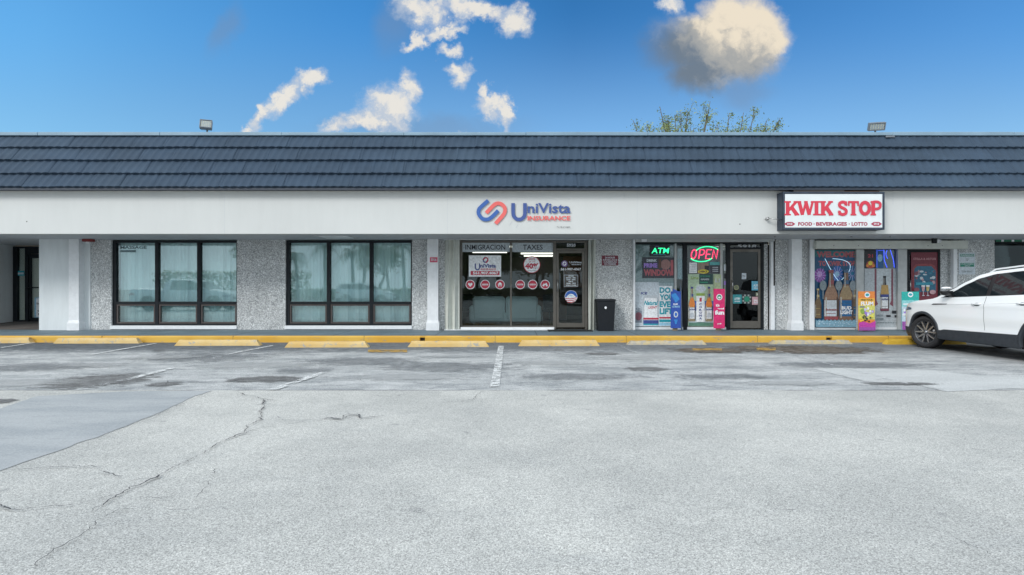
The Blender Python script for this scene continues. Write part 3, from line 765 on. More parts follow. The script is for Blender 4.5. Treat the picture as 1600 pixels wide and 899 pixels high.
m=MB(); m.box(XL,XR,FY+.201,FW+.02,SF,SF+.08,SOFFIT); m.box(XL,-11.2,FW+.02,AY+.3,SF,SF+.08,SOFFIT)
for q in (1210,1330,1390): m.box(px(q,14.2),px(q,14.2)+.03,14.2,14.23,SF-.012,SF-.0005,RUST)
part(m,'soffit')
m=MB(); m.box(px(505,14.3),px(548,14.3),13.95,14.6,SF-.02,SF-.001,WHITE); m.box(px(497,14.3),px(556,14.3),13.85,14.7,SF-.008,SF-.0005,SOFFIT); part(m,'soffit_hatch')

EY,EZ=13.16,3.655; th=radians(60.5); NCOURSE=4; SL=1.66/NCOURSE
cosT,sinT=cos(th),sin(th)
def rp(s_,h_): return (EY+s_*cosT-h_*sinT, EZ+s_*sinT+h_*cosT)
m=MB(); dx=.195/8; NX=int((XR-XL)/dx)
r=random.Random(5)
pan={}
for c_ in range(NCOURSE):
    rows=[(0,-.012),(0,.060),(.012,.066),(.5,.036),(1.04,.000)]
    vs=[]
    for ri,(q,hh) in enumerate(rows):
        for i in range(NX+1):
            X=XL+i*dx; xo=X+c_*.31
            ph=(xo/.195)%1
            wv=.5+.5*cos(2*pi*(ph-.10*ri)); wv=wv**1.5
            pn=int(math.floor(xo/.77)); 
            if (c_,pn) not in pan: pan[c_,pn]=(r.uniform(-.006,.006),r.uniform(-.006,.006))
            sp=(xo/.77)%1
            groove=-.010 if sp<.035 else (.008 if sp<.09 else 0)
            hv=hh+(.016*wv+groove+pan[c_,pn][0]) if ri else hh
            drop=-(.020*wv+pan[c_,pn][1]) if ri in(0,1,2) else 0
            # ribs lean a little along the slope like pressed shake panels
            Yv,Zv=rp((c_+q)*SL+drop,hv); vs.append((X,Yv,Zv))
    fs=[]
    for ri in range(len(rows)-1):
        o=ri*(NX+1)
        for i in range(NX): fs.append((o+i,o+i+1,o+NX+2+i,o+NX+1+i))
    m.add(vs,fs,ROOF,False)
roof=part(m,'mansard_roof')
ty,tz_=rp(NCOURSE*SL,0)
m=MB()
m.box(XL,XR,EY-.02,FY+.1,3.605,3.652,FLASH); part(m,'eave_flashing',roof)
m=MB(); rr=random.Random(3); X=XL
while X<XR:
    w=3.05; j=rr.uniform(-.006,.006)
    m.bbox(X,min(X+w-.004,XR),ty-.075+j,ty+.25,tz_+.0,tz_+.085+j,COPING,.008); X+=w
part(m,'coping',roof)
m=MB(); m.box(XL,XR,ty+.25,25.3,4.90,4.98,M('flat_roof',(.4,.4,.4),.8)); m.box(XL,XR,ty+.05,ty+.24,3.66,tz_,SOFFIT); m.box(XL,XR,FY+.2,25,3.0,3.05,INW); part(m,'flat_roof')
# conduits and little fixings under the soffit
m=MB(); m.tube([(fx(1110),FW-.15,fz(371)),(fx(1208),FW-.15,fz(370.5))],.012,RUST,6); m.tube([(fx(1208),FW-.15,fz(370.5)),(fx(1208),FW-.03,fz(392))],.012,RUST,6); part(m,'conduit')
m=MB(); m.tube([(fx(982),FW-.03,fz(374)),(fx(1000),FW-.05,fz(376))],.012,RUST,6)
part(m,'conduit')
# ============================================================ SIGNS ON THE FASCIA
RED=M('sign_red',(.62,.045,.055),.5); SALM=M('sign_coral',(.72,.13,.12),.5); NAVY=M('sign_navy',(.045,.085,.27),.5); BLUE=M('sign_blue',(.035,.11,.36),.5)
PAPER=M('paper_white',(.76,.78,.80),.6); INK=M('ink_black',(.02,.02,.025),.6)
Y=FY-.03
def sc(x): return px(x,Y)
def sz(y): return pz(y,Y)
def zoomlogo(pts,x0,y0,k): return [(px(x0+a/k,Y),pz(y0+b/k,Y)) for a,b in pts]
K=5.333
m=MB()
root=empty('wall_sign',(px(818,Y),FY,pz(360,Y)),'blue and coral lettering of the insurance office with interlocked loop logo on white fascia','sign')
# loops as solid cut letters
def loop(pts,w,mat,name,yy):
    m=MB(); q=cat_rom(zoomlogo(pts,700,290,K),5); m.stroke(q,w,yy,mat); m.stroke(q,w,yy+.02,mat)
    N_=len(q)
    # edges of the cut letter
    import itertools
    L=[v for v in m.v[:2*N_]]; Bk=[v for v in m.v[2*N_:]]
    for s_ in (0,N_):
        for i in range(N_-1): m.add([L[s_+i],L[s_+i+1],Bk[s_+i+1],Bk[s_+i]],[(0,1,2,3)],mat)
    return m.build(name,root)
loop([(335,128),(282,175),(258,203),(256,240),(285,278),(325,286),(362,268),(418,212)],.090,BLUE,'emblem',Y-.004)
loop([(318,232),(368,180),(402,154),(440,156),(471,185),(474,222),(452,258),(396,320)],.090,SALM,'emblem',Y)
m=MB(); q=[(543,150),(543,235),(552,265),(572,282),(592,286),(612,282),(632,265),(641,235),(641,150)]
m.stroke(cat_rom(zoomlogo(q,700,290,K),3),.088,Y,NAVY)
m.text('niVista',sc(824.5),sz(334),sc(891.5),sz(318),Y-.001,NAVY,.022); m.build('letters',root)
m=MB(); m.text('INSURANCE',sc(824.2),sz(345.3),sc(891.3),sz(338),Y-.001,SALM,.03); m.build('letters',root)
m=MB(); m.text("Tu vida protegida",sc(870),sz(356.8),sc(891),sz(354.3),Y-.001,INK,.01); m.build('letters',root)

# light box sign, slab lettering from strokes
SD=13.06
root=empty('light_box_sign',(px(1300,SD),FY,pz(360,SD)),'white box sign with red slab lettering and dark metal frame on fascia','sign')
SGF=M('sign_box_metal',(.035,.05,.075),.5,.3,var=(4,.3)); SGW=M('sign_face_white',(.66,.70,.71),.4,var=(3,.04)); SGR=M('sign_face_red',(.58,.03,.06),.4)
X0,X1,Z0,Z1=px(1223.5,SD),px(1382.5,SD),pz(359.5,SD),pz(300.5,SD)
m=MB(); b_=.05
m.box(X0,X1,SD+.01,FY-.001,Z0,Z0+b_,SGF); m.box(X0,X1,SD+.01,FY-.001,Z1-b_,Z1,SGF)
m.box(X0,X0+b_,SD+.01,FY-.002,Z0+b_,Z1-b_,SGF); m.box(X1-b_,X1,SD+.01,FY-.002,Z0+b_,Z1-b_,SGF)
for q in ((X0,X1,Z0,Z0+.035),(X0,X1,Z1-.035,Z1),(X0,X0+.03,Z0+.035,Z1-.035),(X1-.03,X1,Z0+.035,Z1-.035)): m.bbox(q[0],q[1],SD,SD+.03,q[2],q[3],SGF,.005)
m.box(X0+.3,X0+1.5,SD+.1,FY-.002,Z1,Z1+.06,RUST); m.box(X0+1.5,X1-.05,SD+.12,FY-.002,Z1,Z1+.045,M('rusty_metal',(.10,.06,.04),.8))
m.build('case',root)
m=MB(); m.box(X0+.03,X1-.03,SD+.012,SD+.02,Z0+.035,Z1-.035,SGW); m.build('face',root)
lay=[SD+.0105]
def nx():
    lay[0]-=.0004; return lay[0]
def slab(m,ch,x,z,w,h,t,mat):
    st=lambda pts,ww=t: m.stroke([(x+a*w,z+b*h) for a,b in pts],ww,nx(),mat)
    ser=t*.55; sh=h*.115
    def srf(cx,top,ww=.30,side=0):
        a=x+(cx-ww/2)*w; b2=x+(cx+ww/2)*w; zz=z+h-sh if top else z
        y_=nx(); m.add([(a,y_,zz),(b2,y_,zz),(b2,y_,zz+sh),(a,y_,zz+sh)],[(0,1,2,3)],mat)
    if ch=='K':
        st([(.22,0),(.22,1)]); st([(.30,.36),(.80,.95)],t*.75); st([(.44,.62),(.86,.04)],t*1.05)
        srf(.22,0,.44);srf(.22,1,.44);srf(.80,1,.36);srf(.84,0,.34)
    elif ch=='W':
        st([(.12,.96),(.31,.04)],t*.95); st([(.31,.04),(.50,.90)],t*.62); st([(.50,.90),(.69,.04)],t*.95); st([(.69,.04),(.88,.96)],t*.62)
        srf(.12,1,.24);srf(.50,1,.20);srf(.88,1,.22)
    elif ch=='I': st([(.5,0),(.5,1)]); srf(.5,0,.96); srf(.5,1,.96)
    elif ch=='T':
        st([(.5,0),(.5,.95)]); srf(.5,0,.52); y_=nx(); m.add([(x+.02*w,y_,z+h*.86),(x+.98*w,y_,z+h*.86),(x+.98*w,y_,z+h),(x+.02*w,y_,z+h)],[(0,1,2,3)],mat)
        st([(.07,.97),(.07,.66)],t*.45); st([(.93,.97),(.93,.66)],t*.45)
    elif ch=='P':
        st([(.24,0),(.24,1)]); srf(.24,0,.48); srf(.24,1,.46)
        st(cat_rom([(.24,.93),(.60,.94),(.82,.84),(.86,.70),(.80,.54),(.60,.45),(.24,.45)],4),t*.72)
    elif ch=='O':
        for d in (0,): st([(.5+.36*cos(k_*pi/14),.5+.40*sin(k_*pi/14)) for k_ in range(29)],t*.92)
    elif ch=='S':
        st(cat_rom([(.82,.72),(.72,.88),(.48,.93),(.22,.85),(.18,.68),(.36,.56),(.66,.46),(.83,.32),(.78,.14),(.52,.06),(.26,.12),(.14,.30)],4),t*.80)
        st([(.84,.98),(.84,.66)],t*.38); st([(.13,.02),(.13,.34)],t*.38)
    elif ch=='A': 
        st([(.12,0),(.47,1)],t*.6); st([(.88,0),(.53,1)],t*.9); st([(.25,.34),(.75,.34)],t*.4); srf(.14,0,.3); srf(.86,0,.32)
m=MB()
ch=[('K',1226,1249),('W',1245.5,1273.5),('I',1270.5,1281.5),('K',1281.5,1302),('S',1309,1325),('T',1325,1342),('O',1342,1361),('P',1360,1378)]
zb_,zt_=pz(337.3,SD),pz(314.8,SD)
for c_,a,b2 in ch: slab(m,c_,px(a,SD),zb_,px(b2,SD)-px(a,SD),zt_-zb_,.088,SGR)
m.build('letters',root)
m=MB(); lay[0]=SD+.0105; SGD=M('sign_face_dark_red',(.33,.02,.06),.4)
zb_,zt_=pz(353.6,SD),pz(347.6,SD)
m.text('FOOD',px(1247.5,SD),zb_,px(1269.5,SD),zt_,nx(),SGD,.045); m.text('BEVERAGES',px(1275.5,SD),zb_,px(1324,SD),zt_,nx(),SGD,.045); m.text('LOTTO',px(1331,SD),zb_,px(1356,SD),zt_,nx(),SGD,.045)
for xx in (1272.3,1327.3): m.poly([(px(xx,SD)+.014*cos(k_*pi/4),(zb_+zt_)/2+.014*sin(k_*pi/4)) for k_ in range(8)],nx(),SGD)
for a,b2 in ((1225.5,1243),(1361,1378.5)):
    A_,B_=px(a,SD),px(b2,SD); zc=(zb_+zt_)/2; hh=(zt_-zb_)/2*1.05
    m.poly([(A_,zc),(A_+.07,zc-hh),(B_-.07,zc-hh),(B_,zc),(B_-.07,zc+hh),(A_+.07,zc+hh)],nx(),SGD)
    m.text('5918',A_+.07,zc-hh*.55,B_-.07,zc+hh*.55,nx(),SGW,.02)
m.build('letters',root)
m=MB(); m.tube([(px(1206,SD),FY-.1,pz(343,FY)),(px(1223,SD),SD+.1,pz(343,SD))],.012,M('steel',(.5,.5,.5),.3,1.),6); m.tube([(px(1206,SD),FY-.11,pz(343,FY)),(px(1206,SD),FY,pz(343,FY))],.03,M('steel'),8); m.build('bracket',root)

# ============================================================ FLAT PRINTED THINGS
class Pr:
    """a printed panel, its print layered on a thin base; x,y are photograph pixels measured on the plane Y"""
    def __init__(s,Y,thick=.004): s.Y=Y; s.y=Y; s.m=MB(); s.th=thick
    def X(s,x): return px(x,s.Y)
    def Z(s,y): return pz(y,s.Y)
    def L(s): s.y-=.0008; return s.y
    def base(s,x0,y0,x1,y1,mat): s.m.box(s.X(x0),s.X(x1),s.Y,s.Y+s.th,s.Z(y1),s.Z(y0),mat); return s
    def rect(s,x0,y0,x1,y1,mat):
        y=s.L(); s.m.add([(s.X(x0),y,s.Z(y1)),(s.X(x1),y,s.Z(y1)),(s.X(x1),y,s.Z(y0)),(s.X(x0),y,s.Z(y0))],[(0,1,2,3)],mat); return s
    def poly(s,pts,mat): s.m.poly([(s.X(a),s.Z(b)) for a,b in pts][::-1],s.L(),mat); return s
    def ell(s,cx,cy,rx,ry,mat,n=20,a0=0,a1=2*pi):
        pts=[(cx+rx*cos(a0+(a1-a0)*i/n),cy-ry*sin(a0+(a1-a0)*i/n)) for i in range(n+(0 if a1-a0>6.2 else 1))]
        s.m.poly([(s.X(a),s.Z(b)) for a,b in pts],s.L(),mat); return s
    def text(s,t,x0,y0,x1,y1,mat,bold=.03,shear=0): s.m.text(t,s.X(x0),s.Z(y1),s.X(x1),s.Z(y0),s.L(),mat,bold,shear); return s
    def st(s,pts,w,mat): s.m.stroke([(s.X(a),s.Z(b)) for a,b in pts],w,s.L(),mat); return s
    def done(s,name,label,cat,group=None,parent=None): return s.m.build(name,parent,label,cat,group)
def P_(name,c=(.3,.3,.3),r=.5,**k): return M('print_'+name,c,r,var=(22,.22),**k)
pRED=P_('red',(.50,.035,.07)); pWHT=P_('white',(.80,.82,.84)); pGRY=P_('silver',(.52,.56,.60)); pDK=P_('black',(.02,.022,.03)); pNV=P_('navy',(.05,.07,.25)); pPUR=P_('purple',(.20,.12,.32))
pTEAL=P_('teal',(.02,.33,.42)); pBLU=P_('blue',(.02,.12,.48)); pLB=P_('light_blue',(.30,.55,.72)); pGRN=P_('green',(.03,.25,.15)); pYEL=P_('yellow',(.80,.66,.06)); pORG=P_('orange',(.75,.24,.05)); pPNK=P_('crimson',(.62,.02,.14)); pAMB=P_('amber',(.36,.15,.05)); pBRN=P_('brown',(.10,.05,.035)); pLG=P_('pale_green',(.42,.55,.38)); pMAR=P_('maroon',(.16,.018,.035)); pGD=P_('gold',(.50,.40,.16)); pMAG=P_('magenta',(.48,.05,.34)); pVIO=P_('violet',(.32,.20,.60)); pLG2=P_('grass',(.25,.38,.07)); pFRO=P_('frosted',(.44,.50,.54)); pWB=P_('pale_grey',(.55,.61,.66)); pDT=P_('deep_teal',(.01,.085,.19)); pPL=P_('plum',(.22,.07,.10)); pBOT=P_('bottle_brown',(.19,.11,.075)); pBLK2=P_('charcoal',(.045,.05,.065))
for n_,c_ in (('royal',(.02,.07,.35)),('cobalt',(.03,.22,.55)),('sea',(.02,.40,.36)),('dull_red',(.42,.10,.12)),('rose',(.50,.30,.33)),('beer_gold',(.31,.23,.13)),('grey',(.25,.3,.32)),('sign_green',(.015,.22,.14)),('glass_side',(.16,.11,.06)),('dull_rose',(.30,.16,.15)),('mug',(.22,.27,.30)),('neck_red',(.28,.07,.08)),('purple2',(.30,.08,.34))): P_(n_,c_)

def logo(p,cx,cy,r,a,b):
    """the two interlocked loops, small"""
    def q(pts): return [(cx+u*r,cy+v*r) for u,v in pts]
    A=[(-.1,-1),(-.75,-.3),(-.75,.35),(-.25,.8),(.35,.6),(.75,.05)]; Bp=[(-u,-v) for u,v in A]
    w=p.X(cx+r*.42)-p.X(cx)
    p.st(cat_rom(q(A),3),w,a); p.st(cat_rom(q(Bp),3),w,b)
# insurance window -------------------------------------------------
GY=FW+.108          # just in front of the glass
for (x0,x1,txt,a,b2,lab) in ((721,796.5,'INMIGRACION',727,789.5,'frosted banner reading INMIGRACION across top of insurance window'),(800.2,864,'TAXES',817,848,'frosted banner reading TAXES across top of insurance window')):
    p=Pr(GY); p.base(x0,379.8,x1,394.5,pFRO); p.text(txt,a,383,b2,391,pDK,.015); p.done('window_banner',lab,'banner')
p=Pr(GY); p.base(732.5,399.8,783,433,pWHT); logo(p,758.7,407,4.5,pNV,pRED); p.st([(742.7,412.5),(742.7,419),(744,421.8),(746,422.3),(748,421.8),(749.3,419),(749.3,412.5)],.035,pNV)
p.text('niVista',750.5,413,775,419,pNV,.04); p.text('INSURANCE',751,420,775,422.8,pRED,.03); p.rect(735.5,424.2,780.5,430.6,pRED); p.text('561.907.4067',739,425,779,429.6,pWHT,.04)
p.done('window_poster','white rectangular poster with logo and red phone number band in insurance window','poster')
p=Pr(GY); p.ell(831,414.3,13.3,13.3,pRED,28); p.ell(831,414.3,12.3,12.3,pWHT,28); p.text('SAVE',826,403.5,836,407,pRED,.02); p.text('UP TO',826.5,408.4,836,410.6,pRED,.01); p.text('40%',820.5,412,841.5,421,pRED,.05); p.rect(824,423,838,424,pGRY)
p.done('window_decal','large white round decal reading SAVE UP TO 40% in red','decal')
ic=[(734.8,'heart','red round decal with white heart symbol'),(758,'bar','red round decal with white bar of lettering between heart and house decals'),(781.2,'house','red round decal with white house symbol'),(812.8,'bar','red round decal with white lettering just right of window mullion'),(832.2,'bar','red round decal with white lettering below the savings decal'),(851.8,'bike','red round decal with white motorcycle symbol')]
for cx,kd,lab in ic:
    p=Pr(GY); p.ell(cx,445.3,7.4,7.4,pWHT,24); p.ell(cx,445.3,6.4,6.4,pRED,24); c=445.3
    if kd=='heart': p.poly([(cx,c+3.6),(cx+3.3,c),(cx+3.3,c-1.7),(cx+1.8,c-2.8),(cx,c-1.3),(cx-1.8,c-2.8),(cx-3.3,c-1.7),(cx-3.3,c)][::-1],pWHT)
    elif kd=='house': p.poly([(cx-2.6,c+3),(cx-2.6,c-.3),(cx-3.8,c-.3),(cx,c-3.8),(cx+3.8,c-.3),(cx+2.6,c-.3),(cx+2.6,c+3),(cx+.9,c+3),(cx+.9,c+.6),(cx-.9,c+.6),(cx-.9,c+3)],pWHT)
    elif kd=='bike':
        p.ell(cx-2.6,c+1.4,1.6,1.6,pWHT,12); p.ell(cx+2.6,c+1.4,1.6,1.6,pWHT,12); p.poly([(cx-3.2,c+.6),(cx-3,c-1.4),(cx-.4,c-1),(cx+1.2,c-2.4),(cx+2.8,c-2),(cx+2.4,c+.8)],pWHT)
    else: 
        p.rect(cx-4.6,c-1.1,cx+4.6,c+1.2,pWHT); 
        for k_ in range(5): p.rect(cx-3.8+k_*1.6,c-.6,cx-3.1+k_*1.6,c+.7,pRED)
    p.done('window_decal',lab,'decal','red round decals on the insurance window')
p=Pr(GY-.012); p.ell(882,412.8,5,5,pPUR,20); logo(p,882,412.6,3,pWHT,pWHT); p.text('UniVista',889.5,409,909,412,pGRY,.04); p.text('INSURANCE',893,413,908,415,pGRY,.04)
p.text('561-907-4067',876.3,419.5,908,423.4,pWHT,.03); p.done('door_lettering','logo, name and phone number lettering on insurance office door glass','decal')
p=Pr(GY-.012); 
for q in (((881.5,430.5),(902.8,430.5)),((881.5,448.5),(902.8,448.5)),((881.5,430.5),(881.5,448.5)),((902.8,430.5),(902.8,448.5))): p.st(q,.012,pGRY)
for i,(a,b2,t_) in enumerate(((888,896,'HOURS'),(884.5,899,'MON - FRI'),(885,899,'9AM - 6PM'),(888,896,'SAT'),(884.5,899.5,'10AM - 2PM'),(884,900.5,'SUNDAY CLOSED'))): p.text(t_,a,431+i*2.9,b2,433+i*2.9,pWHT,.05)
p.done('hours_decal','white lettered opening hours box on insurance office door','decal')
p=Pr(GY-.012); p.ell(892.3,464.2,9.8,9.8,pWHT,28); p.ell(892.3,464.2,9.3,9.3,pBLU,28); p.ell(892.3,466,6.2,6.2,pWHT,20,0,pi); p.ell(892.3,466,5.2,4.4,pLB,20,0,pi)
p.ell(892.3,464.2,9.3,9.3,pWHT,20,pi*1.03,pi*1.97)
for k_ in range(3): 
    y_=466+k_*2.8; w_=[9,8.3,5.6][k_]; p.poly([(892.3-w_,y_+.4),(892.3,y_+1.2),(892.3+w_,y_-.6),(892.3+w_*.95,y_+.6),(892.3,y_+2.5),(892.3-w_*.95,y_+1.7)],pRED)
p.rect(885.5,463,899,464.8,pWHT)
p.done('door_decal','round blue decal with rising arc and red stripes on insurance door','decal')
p=Pr(GY-.012); p.text('5920',885.5,381.3,899.5,386.6,pGRY,.04); p.done('door_number','grey street number above the insurance office door','number')

# small signs on walls
p=Pr(FW-.006,.005); p.base(940.3,400,966,415.6,pMAR)
p.text('24 HOUR',945.5,401.8,961,404.8,pWB,.03)
for i,t_ in enumerate(('SURVEILLANCE','CAMERAS','ON PREMISES')): p.text(t_,942+i,405.8+i*3.2,964.5-i,408.1+i*3.2,pWB,.03)
p.done('wall_notice','maroon surveillance notice on pebble wall above the trash can','sign')
p=Pr(FW-.207,.005); p.base(671.7,402.8,683.5,410.6,P_('sign_red2',(.55,.04,.10))); p.text('5916',673.3,404.2,682,409,pWB,.03); p.done('number_plate','small red plate on white column left of insurance office','sign')
p=Pr(FW-.008,.006); p.base(1498.2,395.5,1523.8,429.6,pWB); g2=P_('sign_green',(.015,.22,.14))
p.rect(1500.3,397.6,1522,401.6,g2); p.text('PARKING',1501.5,398.2,1521,401,pWB,.03); p.ell(1511,406,2.2,2.2,P_('grey',(.25,.3,.32)),12); p.text('P',1510,404.5,1512.2,407.6,pWB,.04)
p.rect(1500.3,411.6,1522,417.6,g2); p.text('CUSTOMERS',1501.5,412.3,1521,414.2,pWB,.03); p.text('ONLY',1507,415,1516,417,pWB,.03); p.text('TOW AWAY',1503,423.5,1519,426.8,P_('grey'),.03)
p.done('parking_sign','tall green and white parking sign on pebble wall behind the white car','sign')

# alcove door ----------------------------------------------------
AYd=AY
def ax(x): return px(x,AYd)
def az(y): return pz(y,AYd)
m=MB(); t_,bo=az(386),az(503.5)
m.bbox(ax(19.8),ax(26),AYd,AYd+.1,bo,t_,BLACKF,.004); m.bbox(ax(38.5),ax(44),AYd,AYd+.1,bo,t_,BLACKF,.004)
m.bbox(ax(26),ax(38.5),AYd+.002,AYd+.09,t_-.05,t_,BLACKF,.004); m.bbox(ax(26),ax(38.5),AYd+.002,AYd+.09,bo,bo+.05,BLACKF,.004)
m.bbox(ax(44),ax(100),AYd+.003,AYd+.09,az(397),t_,BLACKF,.004)
f=m.build('entry_door_frame',B); 
g_=MB(); g_.box(ax(26),ax(38.5),AYd+.05,AYd+.056,bo+.05,t_-.05,GL_KWIK); g_.build('pane',f)
m=MB(); m.bbox(ax(44.5),ax(47),AYd+.02,AYd+.07,az(500),az(397.5),BLACKF,.003); m.bbox(ax(47),ax(98),AYd+.02,AYd+.07,az(404),az(397.5),BLACKF,.003); m.bbox(ax(47),ax(98),AYd+.02,AYd+.07,az(503),az(497),BLACKF,.003); m.bbox(ax(98),ax(100),AYd+.02,AYd+.07,az(503),az(397.5),BLACKF,.003)
d=m.build('door',B)
g_=MB(); g_.box(ax(47),ax(98),AYd+.045,AYd+.051,az(497),az(404),GL_KWIK); g_.build('pane',d)
m=MB(); m.tube([(ax(42),AYd-.03,az(450)),(ax(96),AYd-.03,az(450))],.018,BLACKF,8); m.bbox(ax(40.5),ax(45.5),AYd-.05,AYd+.02,az(453.5),az(449),BLACKF,.01); m.build('push_bar',d)
p=Pr(AYd-.004+.03); p.base(54,465.5,81,497,pLB); p.rect(56.5,467,81,496,pWHT)
for i,t2 in enumerate(('BE','THOUGHTFUL','PLEASE','CALL BEFORE','ENTERING')): p.text(t2,(62,57,64,59,60)[i],468.5+i*5.4,(69,80,73,79,78)[i],471.5+i*5.4,pDK,.04)
p.done('door_notice','white notice with light blue border on the recessed left door','sign')
p=Pr(AYd+.044); p.base(27,424,37.8,431.5,pTEAL); p.rect(27.5,426.5,37.3,429.5,pWB); p.done('side_notice','small green notice on narrow pane beside the recessed door','sign')
p=Pr(FW+.094); p.text('MASSAGE',188,385,229,389.6,P_('slate',(.12,.2,.22)),.02); p.rect(188,391.5,212,394.8,P_('slate',(.12,.2,.22))); p.done('window_lettering','dark lettering at top left of leftmost blind covered window','decal')

# convenience windows ---------------------------------------------
KY=FW+.105; IY=FW+.088
def glow(name,c,s_): return M('neon_'+name,(.02,.02,.02),.4,emit=c,es=s_)
nG=glow('green',(.03,1,.35),1.3); nR=glow('red',(1,.06,.16),1.15); nB=glow('blue',(.06,.12,1),1.0); nW=glow('white',(.5,.8,1),.8)
p=Pr(FW+.115,.006); p.base(991.5,383,1054.5,511,pWB); p.rect(991.5,383,1054.5,443,P_('cool_grey',(.36,.42,.44))); p.rect(993.5,389,996.5,393.5,pWB); p.rect(993.5,398,997,406,pWB)
p.done('window_backing','pale grey backing board filling left pane of convenience store','board')
p=Pr(FW+.115,.006); p.base(1058.6,389,1068,437,P_('pale_blue',(.40,.54,.62))); p.rect(1058.6,389,1068,405,pWB); p.done('window_strip','narrow pale blue strip poster between store pane and dark frame','poster')
m=Pr(IY,.03); m.base(1015.3,383.5,1046.8,400.5,pDK); m.text('ATM',1018,388,1044.5,396.5,nG,.01,.15); m.rect(1024,385,1030,386.3,pPUR); m.rect(1021,398,1040,399,pTEAL); m.done('neon_sign','black panel with glowing green ATM lettering','neon sign')
p=Pr(IY,.02); p.base(1003.8,402.8,1053.3,435.3,pBLK2); p.text('DRINK',1010.5,405.8,1026.5,409.8,pWB,.05); p.text('PRIME',1006,412,1027,419,pVIO,.06); p.text('WINDOW',1006,421.5,1050.5,432,P_('dull_red',(.42,.10,.12)),.05)
p.ell(1040,414,8,8,P_('dull_rose',(.30,.16,.15)),14); p.rect(1048,407,1052,431,P_('dull_red')); p.rect(1029,405,1033,420,pBRN)
p.done('dark_poster','dark landscape poster with faded red lettering below the ATM sign','poster')
# beer poster with can
p=Pr(IY,.004); p.base(991.6,441.5,1029.5,510.5,pWB); p.text('Natural',993.5,449.5,1013.5,456,pGRY,.0,.3); p.text('ICE',1001,457,1011,461,pNV,.05,.2)
p.rect(992,482,1003,505,P_('grey_blue',(.22,.25,.30))); p.ell(997.5,495,5.5,6.5,pPL,14); p.text('LITE',993,480.5,1003,486,pWB,.03)
p.poly([(1004.5,466),(1008,462),(1026,462),(1029.3,466),(1029.3,503),(1026,508),(1008,508),(1004.5,503)],pGRY); p.poly([(1007,466.5),(1026,466.5),(1027,500),(1006,500)],pWHT)
p.text('Natural',1006,470.5,1026.5,477.5,pTEAL,.04,.25); p.text('LIGHT',1013,479,1026,483,pRED,.03,.2); p.rect(1005,497.2,1028.8,500,pRED); p.rect(1005,501,1028.8,506.5,pNV); p.rect(1005,506.5,1028.8,508.5,pTEAL)
p.done('can_poster','poster of tall white and silver can in left pane of convenience store','poster')
p=Pr(IY,.004); p.base(1029.8,447.5,1050.5,510.5,pWHT)
for i,(t_,e) in enumerate((('DO',1048),('YOU',1052),('EVEN',1055),('LIFT',1051))): p.text(t_,1030.5,449.5+i*11,e,458.8+i*11,pTEAL,.05)
p.rect(1030,496,1054,498.5,pRED); p.rect(1030,500,1054,504,pTEAL); p.rect(1030,504.8,1054,509.5,pLB)
p.done('slogan_poster','white poster with stacked teal capital letters beside the can poster','poster')
# OPEN neon
root=empty('open_sign',(px(1100,KY),KY,pz(412,KY)),'glowing red OPEN lettering inside green neon oval in store window','neon sign')
m=MB(); m.bbox(px(1079,KY),px(1123,KY),KY+.012,KY+.03,pz(411,KY),pz(386,KY),pDK,.01); m.build('backboard',root)
m=MB(); q=[]
for k_ in range(40):
    a=2*pi*k_/40; q.append((px(1100.5+(20 if 1 else 0)*cos(a)-(5 if sin(a)>0 else -5),KY),KY-.004,pz(397.8+11.8*sin(a),KY)))
m.tube(q[3:17],.015,nG,6); m.tube(q[23:37],.015,nG,6); m.build('neon_tube',root)
m=MB(); sh_=.22; L0=[1078.5,1091,1101.5,1112]; w_=8.4; zt_,zb_=391,405
def pp(x,u,v): return (px(x+u*w_+(1-v)*0+(v)*2.2,KY),KY-.014,pz(zb_-(zb_-zt_)*v,KY))
m.tube([pp(L0[0],.5+.45*cos(a*pi/9),.5+.5*sin(a*pi/9)) for a in range(18)],.017,nR,6,closed=True)
m.tube([pp(L0[1],.05,0),pp(L0[1],.05,1),pp(L0[1],.7,1),pp(L0[1],.95,.8),pp(L0[1],.9,.55),pp(L0[1],.6,.42),pp(L0[1],.1,.42)],.017,nR,6)
m.tube([pp(L0[2],.85,0),pp(L0[2],.08,0),pp(L0[2],.08,1),pp(L0[2],.95,1)],.017,nR,6); m.tube([pp(L0[2],.08,.5),pp(L0[2],.8,.5)],.017,nR,6)
m.tube([pp(L0[3],.05,0),pp(L0[3],.05,1),pp(L0[3],.85,0),pp(L0[3],.85,1)],.017,nR,6); m.build('neon_tube',root)
# papers under OPEN
p=Pr(IY); p.base(1077,411,1089,427.5,pWHT)
for k_ in range(5): p.rect(1078.5,413.5+k_*2.8,1087.5,414.4+k_*2.8,pGRY)
p.done('price_list','small white price list left under the red and green neon sign','poster')
p=Pr(IY); p.base(1090,411,1107,428.5,P_('tan',(.30,.23,.17))); p.rect(1101,416,1107.8,428.5,pDK); p.ell(1099,425,8.5,3.2,pYEL,16); p.text('HBO',1093,423.3,1105,426.8,pBRN,.05); p.done('small_poster','tan poster with yellow oval lettering under the red neon letters','poster')
p=Pr(IY); p.base(1109,410,1125.5,427.5,pBLK2); p.rect(1109,410,1125.5,415,P_('aqua',(.10,.40,.40))); 
for k_ in range(3): p.rect(1113,418+k_*3,1122,419+k_*3,pGRY)
p.done('small_poster','dark poster with aqua header at right under the red neon letters','poster')
p=Pr(IY-.004); p.base(1092.5,428.5,1114,445,P_('night_green',(.02,.07,.07))); p.text('SPECIAL',1094,431,1110,433.5,pGRN,.03); p.text('GAMES',1095,436,1108,438.5,pGRY,.03); p.rect(1094,441,1106,443,pGRN); p.done('dark_poster','dark green landscape poster above the beer bottle poster','poster')
